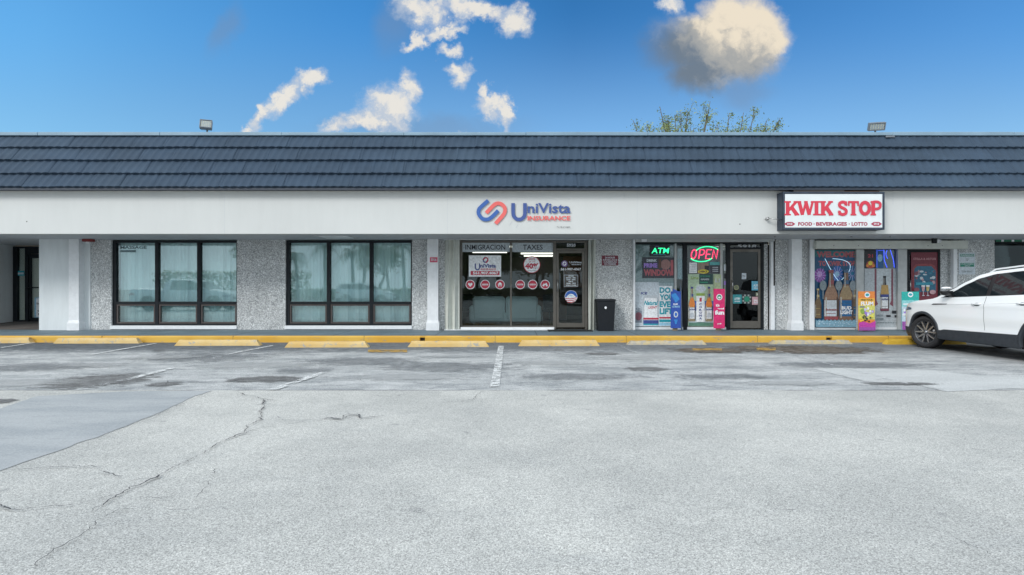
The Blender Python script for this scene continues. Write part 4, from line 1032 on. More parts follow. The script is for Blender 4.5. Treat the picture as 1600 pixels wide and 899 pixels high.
# big corona poster
def bottle(p,cx,top,bot,w,glassm,labm,neckm,liq=None):
    h=bot-top
    def P2(u,v): return (cx+u*w,top+v*h)
    half=[(.15,0),(.15,.20),(.17,.26),(.22,.32),(.31,.38),(.40,.44),(.46,.50),(.49,.56),(.5,.62),(.5,.95),(.48,.98),(.42,1)]
    p.poly([P2(u,v) for u,v in half]+[P2(-u,v) for u,v in half[::-1]],glassm)
    if liq: p.poly([P2(-.16,.31),P2(.16,.31),P2(.28,.39),P2(.38,.46),P2(.44,.58),P2(-.44,.58),P2(-.38,.46),P2(-.28,.39)],liq)
    p.rect(cx-.17*w,top-.005*h,cx+.17*w,top+.05*h,neckm); p.rect(cx-.18*w,top+.20*h,cx+.18*w,top+.28*h,neckm)
    p.rect(cx-.46*w,top+.60*h,cx+.46*w,top+.92*h,labm)
    p.poly([P2(-.40,.54),P2(-.30,.54),P2(-.30,.95),P2(-.40,.95)],P_('gloss_light',(.42,.40,.36))); p.poly([P2(.36,.52),P2(.49,.58),P2(.49,.96),P2(.36,.96)],P_('gloss_dark',(.07,.05,.045))); p.poly([P2(-.12,.06),P2(-.05,.06),P2(-.05,.34),P2(-.12,.34)],P_('gloss_light'))
    p.rect(cx-.36*w,top+.66*h,cx+.30*w,top+.67*h,neckm); p.rect(cx-.36*w,top+.86*h,cx+.30*w,top+.87*h,neckm)
p=Pr(IY,.005); p.base(1075.2,429,1126.2,510.5,pLG)
p.rect(1088,445,1100,470,P_('pale_mint',(.55,.66,.55))); p.ell(1095,452,8,5,pWB,14); p.rect(1076,471,1126,486,pBLU); p.rect(1076,486,1126,505,P_('foam',(.50,.58,.62)));p.rect(1076,504.5,1126,510,P_('bar_green',(.10,.22,.16)))
p.text('Lime',1079,432.5,1091,437,pLG2,.02,.2)
for cx in (1081,1107.5): bottle(p,cx,449,503,11.5,P_('bottle_glass',(.30,.24,.15)),pWHT,pNV,pORG); p.ell(cx,493,3.2,4.2,pGRY,12); p.text('EXTRA',cx-4.5,483,cx+4.5,485.5,pNV,.04)
p.rect(1087.6,463,1100.6,503.5,pWHT); p.rect(1087.6,459,1100.6,463,pLG2); p.rect(1092.5,466,1096,472,pRED)
for i,cc in enumerate('CORONA'): p.text(cc,1092,474.5+i*4.4,1096.2,477.8+i*4.4,pNV,.04)
p.rect(1115,430,1126,460,P_('mint2',(.42,.50,.30))); p.text('LI',1117,436,1124,442,pGRY,.03)
p.done('bottle_poster','green poster with two beer bottles beside white can under the neon oval','poster')
p=Pr(IY); p.base(1130.8,412,1136,480,P_('grey_green',(.20,.24,.22))); p.rect(1131,414,1136,424,pWB); p.rect(1131,428,1136,436,pDK); p.rect(1131,440,1136,446,pVIO); p.done('strip_poster','narrow column of small stickers between crimson standee and glass door','poster')
# door stickers
for (x0,y0_,x1,y1,mt,t_,lab) in ((1159,427.5,1166,437,pWB,'PULL','small white paper in middle of dark store door'),(1174.5,440,1189.5,454.5,P_('sky_blue',(.12,.42,.58)),'ATM','light blue square sticker upper right on dark store door'),(1145,461,1159,475,P_('teal2',(.03,.25,.28)),'LOTTERY','teal square sticker low left on dark store door'),(1160,461,1173.5,475,P_('checker',(.30,.36,.34)),'','checkered sticker with dark round centre on dark store door'),(1175,464.5,1189,477,P_('rose',(.50,.30,.33)),'SALE','rose and white sticker low right on dark store door'),(1181,458,1188.5,463.5,P_('khaki',(.30,.32,.22)),'ID','small khaki sticker above the rose sticker on store door')):
    p=Pr(FW+.091,.002); p.base(x0,y0_,x1,y1,mt)
    w_=x1-x0; h_=y1-y0_
    if t_: p.text(t_,x0+w_*.18,y0_+h_*.34,x1-w_*.18,y0_+h_*.58,pWHT if mt not in(pWB,) else pDK,.04)
    if t_ in ('ATM','LOTTERY','SALE'): p.rect(x0+w_*.2,y0_+h_*.7,x1-w_*.2,y0_+h_*.8,pWB)
    if not t_:
        for a in range(5):
            for b2 in range(5):
                if (a+b2)%2==0: p.rect(x0+w_*a/5,y0_+h_*b2/5,x0+w_*(a+1)/5,y0_+h_*(b2+1)/5,pDK)
        p.ell((x0+x1)/2,(y0_+y1)/2,4.3,4.3,P_('sign_green'),16)
    p.done('door_sticker',lab,'sticker','stickers on the dark store door')
p=Pr(FW+.091,.002); p.ell(1150.5,450,4,4,P_('olive',(.26,.27,.15)),16); p.ell(1150.5,450,2.8,2.8,P_('olive2',(.14,.16,.10)),16); p.done('door_sticker','round olive sticker at left on dark store door','sticker','stickers on the dark store door')
p=Pr(FW+.085,.002); p.text('5918',1152.5,383,1182,388.3,pGRY,.03); p.done('door_number','grey street number above the dark store door','number')
# right windows
p=Pr(IY,.005); p.base(1271.8,391.5,1338.3,512,pDT); p.rect(1271.8,391.5,1338.3,402,P_('dark_teal2',(.02,.16,.19)))
p.text('WELCOME',1276,393.5,1336.5,403,P_('dull_red'),.05); p.text('TO KWIK STOP',1279,408.3,1336.5,416.5,P_('dull_red'),.05)
p.ell(1281,431,9,11,P_('burst_purple',(.28,.07,.36)),14); p.ell(1280.5,429,4,5,P_('burst_pink',(.60,.35,.68)),10); p.ell(1308,428,9,12,P_('burst_blue',(.03,.16,.45)),14); p.ell(1307.5,429,4,5,pLB,10); p.ell(1332,428,7,12,P_('burst_teal',(.02,.18,.32)),14)
for (a_,b3) in ((1281,431),(1307.5,429),(1331,428)):
    for k_ in range(12): p.st([(a_+3*cos(k_*pi/6),b3+3*sin(k_*pi/6)),(a_+9.5*cos(k_*pi/6),b3+12*sin(k_*pi/6))],.012,P_('spark',(.45,.40,.75)))
bottle(p,1277,452,498,11,P_('glass_side',(.16,.11,.06)),P_('glass_side'),pGD); bottle(p,1334,452,498,10,P_('glass_side'),pDT,pGD)
for cx in (1284.5,1309,1331): p.ell(cx,447,5.5,8,P_('mug',(.22,.27,.30)),12); p.rect(cx-.8,454,cx+.8,468,P_('mug'))
bottle(p,1297,423,501,23,pBOT,pWB,P_('neck_red',(.28,.07,.08)),P_('beer_amber',(.30,.18,.12))); bottle(p,1320,423,501,23,pBOT,P_('label_blue',(.015,.12,.30)),P_('neck_blue',(.05,.12,.22)),P_('beer_gold',(.31,.23,.13)))
p.rect(1286.5,495,1307.5,500,P_('neck_red')); p.ell(1297,476,8,4.5,pGRY,16); p.text('Budweiser',1288,482.5,1306,486,P_('neck_red'),.03,.1)
p.text('BUD',1312.5,479,1328,484.5,pWHT,.05); p.text('LIGHT',1310.5,485.5,1329.5,491.5,pWHT,.05)
p.poly([(1272,500)]+[(1272+k_*3,499.5+(k_%2)*2.4) for k_ in range(23)]+[(1338,511.5),(1272,511.5)],P_('ice_blue',(.20,.36,.46)))
for k_ in range(30):
    a_=1273+random.random()*63; b3=501.5+random.random()*8; p.rect(a_,b3,a_+1.8,b3+1,P_('ice',(.48,.62,.70)))
p.done('welcome_poster','full height poster of two brown bottles under red welcome lettering','poster')
m=MB(); Yn=FW+.10
m.tube([(px(a,Yn),Yn-.05+.02,pz(b3,Yn)) for a,b3 in cat_rom([(1288,405),(1296,420),(1306,436),(1312,441)],4)],.006,nW,5)
m.tube([(px(a,Yn),Yn-.05+.02,pz(b3,Yn)) for a,b3 in cat_rom([(1300,405),(1316,407),(1327,414),(1325,426),(1314,438)],4)],.006,nW,5)
m.build('neon_squiggle',None,'thin curved white neon lines across the welcome poster','neon sign')
p=Pr(IY,.004); p.base(1351,391.5,1368.5,420,pDK); p.text('21',1356,398,1364,403,pRED,.03); p.ell(1360,414,6.5,6,P_('fruit_red',(.45,.08,.06)),12); p.ell(1360,412,3.5,3.5,pYEL,10); p.ell(1355.5,416,2.5,2.5,pORG,8); p.ell(1364.5,416,2.5,2.5,pORG,8); p.done('small_poster','small black poster with fruit like red circle above white bottle poster','poster')
p=Pr(IY,.004); p.base(1369,391.5,1380.5,420,P_('beer_blue',(.02,.11,.28))); p.ell(1375,404,4,6,pLB,12); p.rect(1372,399,1378,401,pWB); p.done('small_poster','small blue poster between fruit poster and blue neon lines','poster')
m=MB(); Yn=KY-.01
for q in ([(1370,391),(1370,419)],[(1381,391),(1381.5,407),(1386,419)],[(1391,391),(1396,407),(1397.5,419)],[(1372,392),(1380,392)],[(1386,391.5),(1384,398),(1387,405)]):
    m.tube([(px(a,Yn),Yn,pz(b3,Yn)) for a,b3 in q],.010,nB,6)
m.build('neon_sign',None,'angular blue neon lines above the white bottle poster','neon sign')
p=Pr(IY,.005); p.base(1350.8,420.3,1403.3,512,P_('poster_pale',(.46,.50,.53))); p.rect(1366.5,420.5,1369.5,474,pPL); p.rect(1392.5,420.5,1395.5,474,pPL); p.rect(1370,421,1392,486,P_('poster_paler',(.52,.57,.60)))
p.poly([(1366.5,470),(1369.5,470),(1372,476),(1366.5,480)],pPL); p.poly([(1395.5,470),(1392.5,470),(1390,476),(1395.5,480)],pPL)
bottle(p,1382,432,487,14,pDK,pWHT,pDK,P_('beer_gold')); p.poly([(1377,446),(1387,446),(1388.5,460),(1375.5,460)],P_('beer_light',(.48,.30,.10))); p.rect(1376,461,1388,465,pNV); p.rect(1375.3,483,1388.7,486.5,pPL); p.text('ULTRA',1376.5,467,1387.5,470,pNV,.03)
p.text('HIGH',1369,492,1379,495,P_('grey'),.03); p.text('BEER',1369,497.5,1381,501,P_('grey'),.03); p.rect(1384,493,1391,496,pDK); p.rect(1393,486,1402.5,490.5,pDK); p.rect(1397,493,1403,496.5,pDK)
for k_ in range(8): p.rect(1370+k_*4,504,1373+k_*4,505,P_('grey'))
p.done('bottle_poster','white poster with a single beer bottle between dark red stripes','poster')
p=Pr(FW+.078,.004); p.base(1423.5,395,1468,513,pMAR); p.text('STELLA & ARTOIS',1427,403.5,1462.5,407,P_('rose_text',(.42,.20,.22)),.04)
p.poly([(1426,455),(1426,420),(1430,414),(1440,413),(1455,413),(1460,416),(1465,425),(1465,455)],P_('brick',(.25,.04,.05))); p.poly([(1428.5,457),(1428.5,421),(1433,416.5),(1455,416.5),(1462,424),(1462,457)],P_('harbour',(.02,.13,.22)))
rr=random.Random(4)
for k_ in range(26): p.ell(1430+rr.random()*31,423+rr.random()*20,1+rr.random()*2.4,.8+rr.random()*2,[pPL,pWB,P_('harbour2',(.03,.22,.32)),P_('rose')][k_%4],8)
p.rect(1430,442,1457,446,P_('harbour3',(.03,.28,.38)))
for cx,cc in ((1441.5,P_('rose')),(1448.5,pGD)): p.poly([(cx-2.8,447),(cx+2.8,447),(cx+1.8,455.5),(cx-1.8,455.5)],cc); p.rect(cx-.4,455.5,cx+.4,462,pWB); p.rect(cx-2,462,cx+2,463,pWB); p.rect(cx-2.8,446.5,cx+2.8,448.5,pWHT)
p.ell(1431,453,4.5,3,pPL,10); p.ell(1456,457,5,3.5,P_('rose'),10)
p.done('door_poster','maroon poster with harbour scene and two beer glasses on right store door','poster')

# standees on the pavement ------------------------------------------------
def standee(x0,y0_,x1,y1,Y,base,label,fn,lean=.03):
    e=empty('cardboard_standee',(px((x0+x1)/2,Y),Y,.15),label,'standee')
    p=Pr(Y,.012); p.base(x0,y0_,x1,y1,base); fn(p); p.m.build('printed_board',e)
    m=MB(); xc=px((x0+x1)/2,Y); z1=pz(y0_,Y)-.25; m.add([(xc-.06,Y+.014,z1),(xc+.06,Y+.014,z1),(xc+.07,Y+.07,.152),(xc-.07,Y+.07,.152)],[(0,1,2,3)],M('cardboard',(.35,.27,.18),.8)); m.build('prop',e)
    return e
def f_blue(p):
    p.poly([(1048,470),(1052,452),(1060,456),(1063.5,462),(1063.5,470)],P_('royal',(.02,.07,.35))); p.poly([(1048.5,462),(1055,458),(1062,468),(1056,474)],P_('cobalt',(.03,.22,.55)))
    p.text('PUFF',1052,475,1059,477.5,pWHT,.04); p.text('ULTIMATE',1050,478.5,1062,481.3,pLB,.04); p.ell(1056,492,3.5,5,pGRY,12); p.poly([(1053,500),(1059,500),(1057,507),(1055,507)],P_('cobalt')); p.ell(1056,492,2,3,pBLU,10)
sf_=standee(1048,456,1063.8,513.5,14.78,P_('royal'),'blue cardboard standee leaning in front of store pane below ATM sign',f_blue)
m=MB(); Yb=14.79; m.add([(px(1063.8,Yb),Yb,.151),(px(1068.5,Yb),Yb+.12,.151),(px(1067.5,Yb),Yb+.12,pz(455,Yb)),(px(1062,Yb),Yb,pz(441,Yb))],[(0,1,2,3)],P_('side_board',(.12,.16,.24))); m.build('side_flap',sf_)
def f_pink(p):
    p.ell(1124,465,4.6,4.8,pWHT,18); p.ell(1124,465,3.4,3.6,pGRN,16); p.ell(1124,465.6,2,1.5,pWHT,10); p.text("it's",1118.6,475.5,1124,480,pWHT,.04); p.text('good',1121,481.5,1131,485,pWHT,.04); p.text('fun',1117,485.5,1131.5,492.5,pWHT,.05); p.text('puff',1121,505.5,1127,508,pWHT,.03)
standee(1115,452,1132.5,513.8,14.80,pPNK,"crimson cardboard standee reading it's good fun beside store door",f_pink)
def f_orange(p):
    p.rect(1341,456,1366.8,467,pORG); p.rect(1341,467,1366.8,478,P_('amber_y',(.75,.42,.06))); p.rect(1341,478,1366.8,500,P_('lime_y',(.62,.60,.15)))
    p.ell(1355,461.5,4.2,4.2,pWHT,16); p.ell(1355,461.5,3,2.2,pTEAL,12); p.text('FIND YOUR',1345,468.2,1363.5,470.5,pDK,.04); p.text('FLUM',1345,472,1364.5,478,pWHT,.05); p.rect(1343,479.5,1351,481.2,pNV)
    p.ell(1348,487,4,4.5,pLG2,12); rr=random.Random(8)
    for k_ in range(14): a=1351+rr.random()*13; b3=481+rr.random()*13; p.ell(a,b3,1.2+rr.random()*1.4,1+rr.random()*1.6,[pVIO,P_('lilac',(.55,.50,.75)),pWHT][k_%3],8)
    for k_ in range(16): a=1343+rr.random()*21; b3=494+rr.random()*9; p.ell(a,b3,1.6,1.2,[pDK,pYEL,P_('moss',(.10,.12,.04))][k_%3],8)
    p.poly([(1341,505),(1348,503),(1358,506),(1366.8,502),(1366.8,517),(1341,517)],pMAG); p.rect(1341,512,1366.8,516.8,P_('purple2',(.30,.08,.34)))
standee(1341,456,1366.8,517,14.55,pORG,'orange and yellow cardboard standee between poster windows of the store',f_orange)
def f_teal(p):
    p.rect(1409,456.5,1436,470,P_('sea',(.02,.40,.36))); p.rect(1409,470,1436,480,P_('sea2',(.25,.58,.60))); p.rect(1409,480,1436,516,P_('sea3',(.48,.60,.68)))
    p.ell(1422.5,461,4.2,4.2,pWHT,16); p.ell(1422.5,461,2.8,2,pTEAL,12); p.rect(1411,475,1428,477,pWHT); rr=random.Random(9)
    for k_ in range(16): p.ell(1412+rr.random()*20,484+rr.random()*18,1.2+rr.random()*1.6,1.2+rr.random(),[pVIO,pWHT,P_('navy2',(.08,.10,.25))][k_%3],8)
    p.rect(1409,503,1436,516,P_('purple2'))
standee(1409,456.5,1436,516.5,14.55,P_('sea'),'teal and white cardboard standee partly hidden by the white car',f_teal)

# ============================================================ STREET FURNITURE
# trash can
e=empty('trash_can',(px(947,14.8),14.8,.15),'black tapered trash can against the pebble wall','trash can')
CAN=M('black_plastic',(.010,.012,.016),.5,spec=.3,var=(6,.15)); Yc=14.85
m=MB(); a,b2=px(933.5,Yc-.2),px(961.5,Yc-.2); za,zb_=.15,pz(470,Yc-.2)
def ring(z,s_,inset=0): return [(a+s_+inset,Yc-.2+s_+inset,z),(b2-s_-inset,Yc-.2+s_+inset,z),(b2-s_-inset,Yc+.2-s_-inset,z),(a+s_+inset,Yc+.2-s_-inset,z)]
vs=ring(za,.035)+ring(zb_,0); m.add(vs,[(0,1,5,4),(1,2,6,5),(2,3,7,6),(3,0,4,7),(3,2,1,0),(4,5,6,7)],CAN); m.build('body',e)
m=MB(); m.bbox(a-.015,b2+.015,Yc-.215,Yc+.215,zb_-.035,zb_+.03,CAN,.012); m.build('lid',e)
m=MB(); xc=(a+b2)/2; m.add([(xc+.03*cos(k_*pi/6)-.02,Yc-.205,pz(481.5,Yc-.2)+.035*sin(k_*pi/6)) for k_ in range(12)],[tuple(range(12))],pWHT); m.build('sticker',e)
# door mat
m=MB(); m.bbox(px(856,14.78),px(925,14.78),14.55,15.0,.1505,.166,M('black_rubber',(.012,.014,.015),.8,bump=(80,.5)),.006); m.build('door_mat',None,'black rubber mat in front of the insurance office door','mat')
# fire strobe and camera
e=empty('fire_strobe',(px(137,14.9),14.9,SF),'dark red fire strobe under soffit by left pilaster','alarm')
m=MB(); m.bbox(px(130,14.9),px(145.5,14.9),14.84,14.98,SF-.075,SF-.001,M('alarm_red',(.20,.02,.02),.5),.012); m.build('case',e)
m=MB(); m.bbox(px(135.5,14.9),px(141,14.9),14.86,14.94,SF-.12,SF-.075,WHITE,.01); m.build('lens',e)
e=empty('security_camera',(px(1461,14.7),14.7,SF),'small black and white security camera under soffit above right store door','camera')
m=MB(); m.tube([(px(1463,14.7),14.7,pz(377,14.7)),(px(1472,14.7),14.78,pz(377,14.7))],.045,WHITE,12); m.tube([(px(1468,14.7),14.74,pz(377,14.7)),(px(1468,14.7),14.74,SF)],.015,WHITE,8); m.build('body',e)
m=MB(); m.bbox(px(1456.5,14.7),px(1463,14.7),14.66,14.74,pz(381,14.7),pz(373.5,14.7),BLACKF,.012); m.build('lens_hood',e)
# flood lights on the coping
def flood(xc,yb,Yf,w,h,yaw,label,flip):
    e=empty('flood_light',(px(xc,Yf),Yf,tz_+.08),label,'light')
    X=px(xc,Yf); z0=pz(yb,Yf); R=Matrix.Rotation(yaw,3,'Z')@Matrix.Rotation(radians(-24*flip),3,'X')
    HOU=M('lamp_housing',(.17,.19,.215),.45,.3,var=(8,.1)); LEN=M('lamp_glass',(.26,.30,.32),.25)
    def tf(m): m.v=[tuple(R@Vector(v)+Vector((X,Yf,z0+h/2))) for v in m.v]
    m=MB(); m.bbox(-w/2,w/2,-.03,.05,-h/2,h/2,HOU,.012)
    for k_ in range(9): m.box(-w*.42+k_*w*.1,-w*.42+k_*w*.1+.012,.05,.10,-h*.4,h*.4,HOU)
    m.bbox(-w/2,w/2,-.055,-.03,h/2-.025,h/2,HOU,.005); m.bbox(-w/2,w/2,-.055,-.03,-h/2,-h/2+.025,HOU,.005); m.bbox(-w/2,-w/2+.025,-.055,-.03,-h/2+.025,h/2-.025,HOU,.005); m.bbox(w/2-.025,w/2,-.055,-.03,-h/2+.025,h/2-.025,HOU,.005)
    tf(m); m.build('housing',e)
    m=MB(); m.box(-w/2+.03,w/2-.03,-.04,-.031,-h/2+.03,h/2-.03,LEN)
    for a_ in range(6):
        for b3 in range(4): m.box(-w*.38+a_*w*.15,-w*.38+a_*w*.15+.012,-.0425,-.0402,-h*.3+b3*h*.18,-h*.3+b3*h*.18+.012,M('led_chip',(.75,.7,.4),.4))
    tf(m); m.build('lens',e)
    m=MB(); m.tube([(X,Yf+.05,tz_+.08),(X,Yf+.05,z0+.04)],.022,HOU,8); m.tube([(X,Yf+.05,z0+.03),(X,Yf,z0+h*.3)],.015,HOU,8); m.bbox(X-.05,X+.05,Yf+.0,Yf+.1,tz_+.084,tz_+.098,HOU,.003); m.build('bracket',e)
    return e
flood(322,203.5,14.05,.28,.25,radians(20),'grey floodlight above left end of roof, tilted upward',1)
flood(1369.5,204.5,14.05,.38,.20,radians(-14),'grey floodlight above right end of roof near the box sign',-1)
m=MB(); m.bbox(px(1381,13.95),px(1395,13.95),13.86,13.90,pz(217,13.95),pz(214,13.95),M('lamp_housing'),.01); m.build('junction_box',B)

# wheel stops
def stopmat(name,c1,c2,wear):
    m=bpy.data.materials.new(name); m.use_nodes=True; t=NT(m.node_tree); b=t.n['Principled BSDF']; P=t.new('ShaderNodeNewGeometry').outputs['Position']
    c=t.mix(t.ss(t.noise(P,2.2,5),.35,.7),c1,c2); c=t.mix(t.ss(t.noise(P,9,6,.7),wear,wear+.1),c,(.36,.34,.30)); c=t.mix(t.ss(t.noise(P,23,4,.7),.66,.74),c,(.16,.13,.10))
    t.l.new(c,b.inputs['Base Color']); b.inputs['Roughness'].default_value=.75
    bn=t.new('ShaderNodeBump'); bn.inputs['Strength'].default_value=.6; bn.inputs['Distance'].default_value=.01; t.l.new(t.noise(P,30,5),bn.inputs['Height']); t.l.new(bn.outputs[0],b.inputs['Normal']); return m
SF1=stopmat('faded_yellow_concrete',(.58,.39,.14),(.63,.47,.22),.55); SF2=stopmat('worn_concrete_stop',(.50,.40,.20),(.45,.40,.30),.46); SF3=stopmat('bright_yellow_concrete',(.60,.37,.03),(.55,.36,.05),.62)
stops=[(-46,46,537,SF1,'pale yellow wheel stop at far left cut by the frame'),
 (84,216,537.5,SF1,'pale yellow wheel stop before the recessed door and white corner wall'),
 (273,405,541,SF1,'pale yellow wheel stop before the leftmost blind covered window'),
 (445,575,543.7,SF1,'pale yellow wheel stop before the second blind covered window'),
 (637,764,543,SF1,'pale yellow wheel stop left of the central bay line'),
 (810,937.5,541.5,SF1,'pale yellow wheel stop before the insurance office door'),
 (980,1105,539.5,SF2,'worn yellow wheel stop before the ATM sign window'),
 (1204,1334,538.5,SF2,'broken bare wheel stop before the welcome poster'),
 (1384,1512,539,SF3,'bright yellow wheel stop under the front of white car')]
for (x0,x1,yb,mt,lab) in stops:
    d=F*H/(yb-450); a,b2=px(x0,d),px(x1,d); h=.125 if mt is not SF2 else .085; w=.15; e_=.09; r=random.Random(x0)
    prof=[(0,0),(.012,h*.55),(.03,h-.015),(.045,h),(w-.045,h),(w-.03,h-.015),(w-.012,h*.55),(w,0)]
    N_=24; vs=[]; 
    for i in range(N_+1):
        t_=i/N_; X=a+(b2-a)*t_; 
        for (yy_,zz_) in prof:
            k_=zz_/h; xx=X+(e_*k_ if i==0 else -e_*k_ if i==N_ else 0); j=.004 if mt is SF1 else .012
            vs.append((xx,d+yy_+(x1-x0)*0+ (t_-.5)*.04, max(0,zz_+r.uniform(-j,j)*(k_>.4)-.0)))
    K_=len(prof); fs=[]
    for i in range(N_):
        for q in range(K_-1): fs.append((i*K_+q,(i+1)*K_+q,(i+1)*K_+q+1,i*K_+q+1))
    fs+= [tuple(range(K_)),tuple(range(N_*K_,N_*K_+K_))[::-1]]
    m=MB(); m.add(vs,fs,mt); m.build('wheel_stop',None,lab,'wheel stop','yellow wheel stops along the kerb')

# ============================================================ INSIDE THE INSURANCE OFFICE
SOFA=M('teal_white_leather',(.58,.70,.72),.35,var=(3,.08))
e=empty('sofa',(px(788,16.3),16.3,.15),'pale teal sofa seen from behind through insurance window','sofa')
Ys=16.1; a,b2=px(733,Ys),px(846,Ys)
m=MB(); m.bbox(a,b2,Ys+.02,Ys+.75,.30,.55,SOFA,.04); m.build('seat',e)
for (u,v) in ((a+.10,(a+b2)/2-.01),((a+b2)/2+.01,b2-.10)):
    m=MB(); m.bbox(u,v,Ys,Ys+.20,.34,pz(464,Ys),SOFA,.06); m.build('backrest',e)
for u in (a,b2-.16): m=MB(); m.bbox(u,u+.16,Ys+.03,Ys+.74,.28,.78,SOFA,.05); m.build('armrest',e)
for u in (a+.12,b2-.12):
    for v in (Ys+.08,Ys+.68): m=MB(); m.tube([(u,v,.151),(u,v,.30)],.018,M('steel'),8); m.build('leg',e)
def chair(xc,Yc_,ang,label):
    e=empty('office_chair',(px(xc,Yc_),Yc_,.15),label,'chair','dark chairs inside the insurance office')
    X=px(xc,Yc_); BL=M('black_upholstery',(.02,.022,.028),.6); R=Matrix.Rotation(ang,3,'Z')
    def fin(m,n_): m.v=[tuple(R@Vector(v)+Vector((X,Yc_,.15))) for v in m.v]; m.build(n_,e)
    m=MB(); m.bbox(-.24,.24,-.22,.24,.42,.49,BL,.03); fin(m,'seat'); m=MB(); m.bbox(-.23,.23,-.30,-.23,.50,.95,BL,.03); fin(m,'backrest')
    for u in (-.22,.22):
        for v in (-.22,.2): m=MB(); m.tube([(u,v,.002),(u,v,.42)],.014,M('steel'),6); fin(m,'leg')
chair(853,16.6,.4,'black chair inside insurance office left of its door'); chair(738,17.6,-.5,'black chair behind left end of the pale sofa'); chair(770,17.8,.2,'black chair behind middle of the pale sofa')
e=empty('reception_desk',(px(830,20),20,.15),'brown reception desk at back of insurance office','desk')
m=MB(); m.bbox(-.2,2.0,19.8,20.4,.88,.93,M('desk_top',(.16,.10,.07),.4),.01); m.build('desktop',e); m=MB(); m.box(-.15,1.95,19.85,19.9,.151,.88,M('desk_panel',(.22,.14,.10),.5)); m.build('front_panel',e)
p=Pr(23.18,.01); p.base(880,400,912,450,P_('orange_wall',(.45,.22,.14))); p.done('wall_poster','orange brown panel on back wall of insurance office','poster')

# ============================================================ TREE BEHIND THE ROOF
LEAF=[M('leaf_a',(.13,.18,.06),.6,var=(2,.2)),M('leaf_b',(.19,.25,.075),.6,var=(2,.2)),M('leaf_c',(.26,.31,.10),.6,var=(2,.2))]
BARK=M('bark',(.12,.10,.08),.9,var=(6,.2),bump=(20,.6))
def leafy(root,name,tips,n_per,spread,size,rng,z0=None,mats=LEAF):
    m=MB()
    for (p_,q_) in tips:
        a_,b3=Vector(p_),Vector(q_)
        mt=mats[rng.choice((0,0,1,1,2))]
        for k_ in range(n_per):
            t_=rng.random(); c_=a_.lerp(b3,t_)+Vector((rng.gauss(0,1),rng.gauss(0,1),rng.gauss(0,.8)))*spread*(1.1-t_*.7)
            u=Vector((rng.uniform(-1,1),rng.uniform(-1,1),rng.uniform(-.6,1))).normalized(); v=u.cross(Vector((rng.uniform(-1,1),rng.uniform(-1,1),rng.uniform(-1,1)))).normalized()
            s_=size*rng.uniform(.6,1.3)
            m.add([c_-u*s_,c_+v*s_*.38,c_+u*s_,c_-v*s_*.38],[(0,1,2,3)],mt if rng.random()<.8 else mats[rng.randrange(3)])
    return m.build(name,root)
def tree(x,y,h,label,group,sprigs,seed,n_per=26,size=.055,spread=.16):
    rng=random.Random(seed); e=empty('leafy_tree',(x,y,0),label,'tree',group)
    tr=MB(); zt_=h*.42; trunk=[(x+rng.uniform(-.1,.1)*k_,y+rng.uniform(-.1,.1)*k_,zt_*k_/4) for k_ in range(5)]
    tr.tube(trunk,[.24,.20,.18,.16,.13],BARK,8); tips=[]
    for (sx,sz_,lean,ln) in sprigs:
        b0=Vector(trunk[-1]); tip=Vector((sx,y+rng.uniform(-1.2,1.2),sz_)); md=b0.lerp(tip,.45)+Vector((rng.uniform(-.3,.3),0,rng.uniform(-.2,.5)))
        tr.tube(cat_rom([tuple(b0),tuple(md),tuple(tip)],4),[.07-.058*i/8 for i in range(9)],BARK,5)
        tips.append((md,tip)); 
        for _ in range(4):
            t_=rng.uniform(.45,.95); s0=md.lerp(tip,t_); dr=Vector((rng.uniform(-.5,.5)+lean,rng.uniform(-.6,.6),rng.uniform(.3,1))).normalized()*ln*rng.uniform(.3,.7)
            tr.tube([tuple(s0),tuple(s0+dr*.5),tuple(s0+dr)],[.014,.010,.004],BARK,4); tips.append((s0,s0+dr))
    tr.build('trunk',e); leafy(e,'crown',tips,n_per,spread,size,rng); return e
Yt=21.5+5
def tx(x): return px(x,Yt)
def tzz(y): return pz(y,Yt)
sp=[(tx(a),tzz(b3),c_,l_) for a,b3,c_,l_ in ((982,198,0,.5),(1012,194,0,.8),(1022,178,.1,.9),(1036,188,.1,1),(1050,180,0,1),(1062,172,0,1.1),(1075,163,0,1.2),(1085,164,0,1.2),(1098,170,-.1,1.2),(1104,178,0,1.1),(1092,186,0,1.2),(1070,190,0,1.2),(1046,198,0,1.1),(1030,203,0,1),(1008,206,0,.8),(1085,200,0,1.2))]
tree(tx(1060),Yt,tzz(163),'sparse leafy tree top behind roof, left of the gap in foliage','trees behind the roof',sp,11,n_per=46,size=.058,spread=.22)
sp=[(tx(a),tzz(b3),c_,l_) for a,b3,c_,l_ in ((1120,196,0,.9),(1128,188,.1,1),(1138,180,.2,1),(1146,172,.2,1.1),(1140,196,0,1.1),(1128,204,0,1.1),(1155,190,.2,1),(1160,178,.3,.9),(1172,186,.3,.9),(1184,172,.4,.9),(1180,192,.3,.9),(1195,190,.3,.8),(1205,198,.3,.7),(1217,186,.4,.7),(1190,202,.2,.9),(1160,203,0,1.0))]
tree(tx(1150),Yt+.8,tzz(170),'brighter leafy tree top behind roof, right of the gap in foliage','trees behind the roof',sp,23,n_per=56,size=.058,spread=.19)

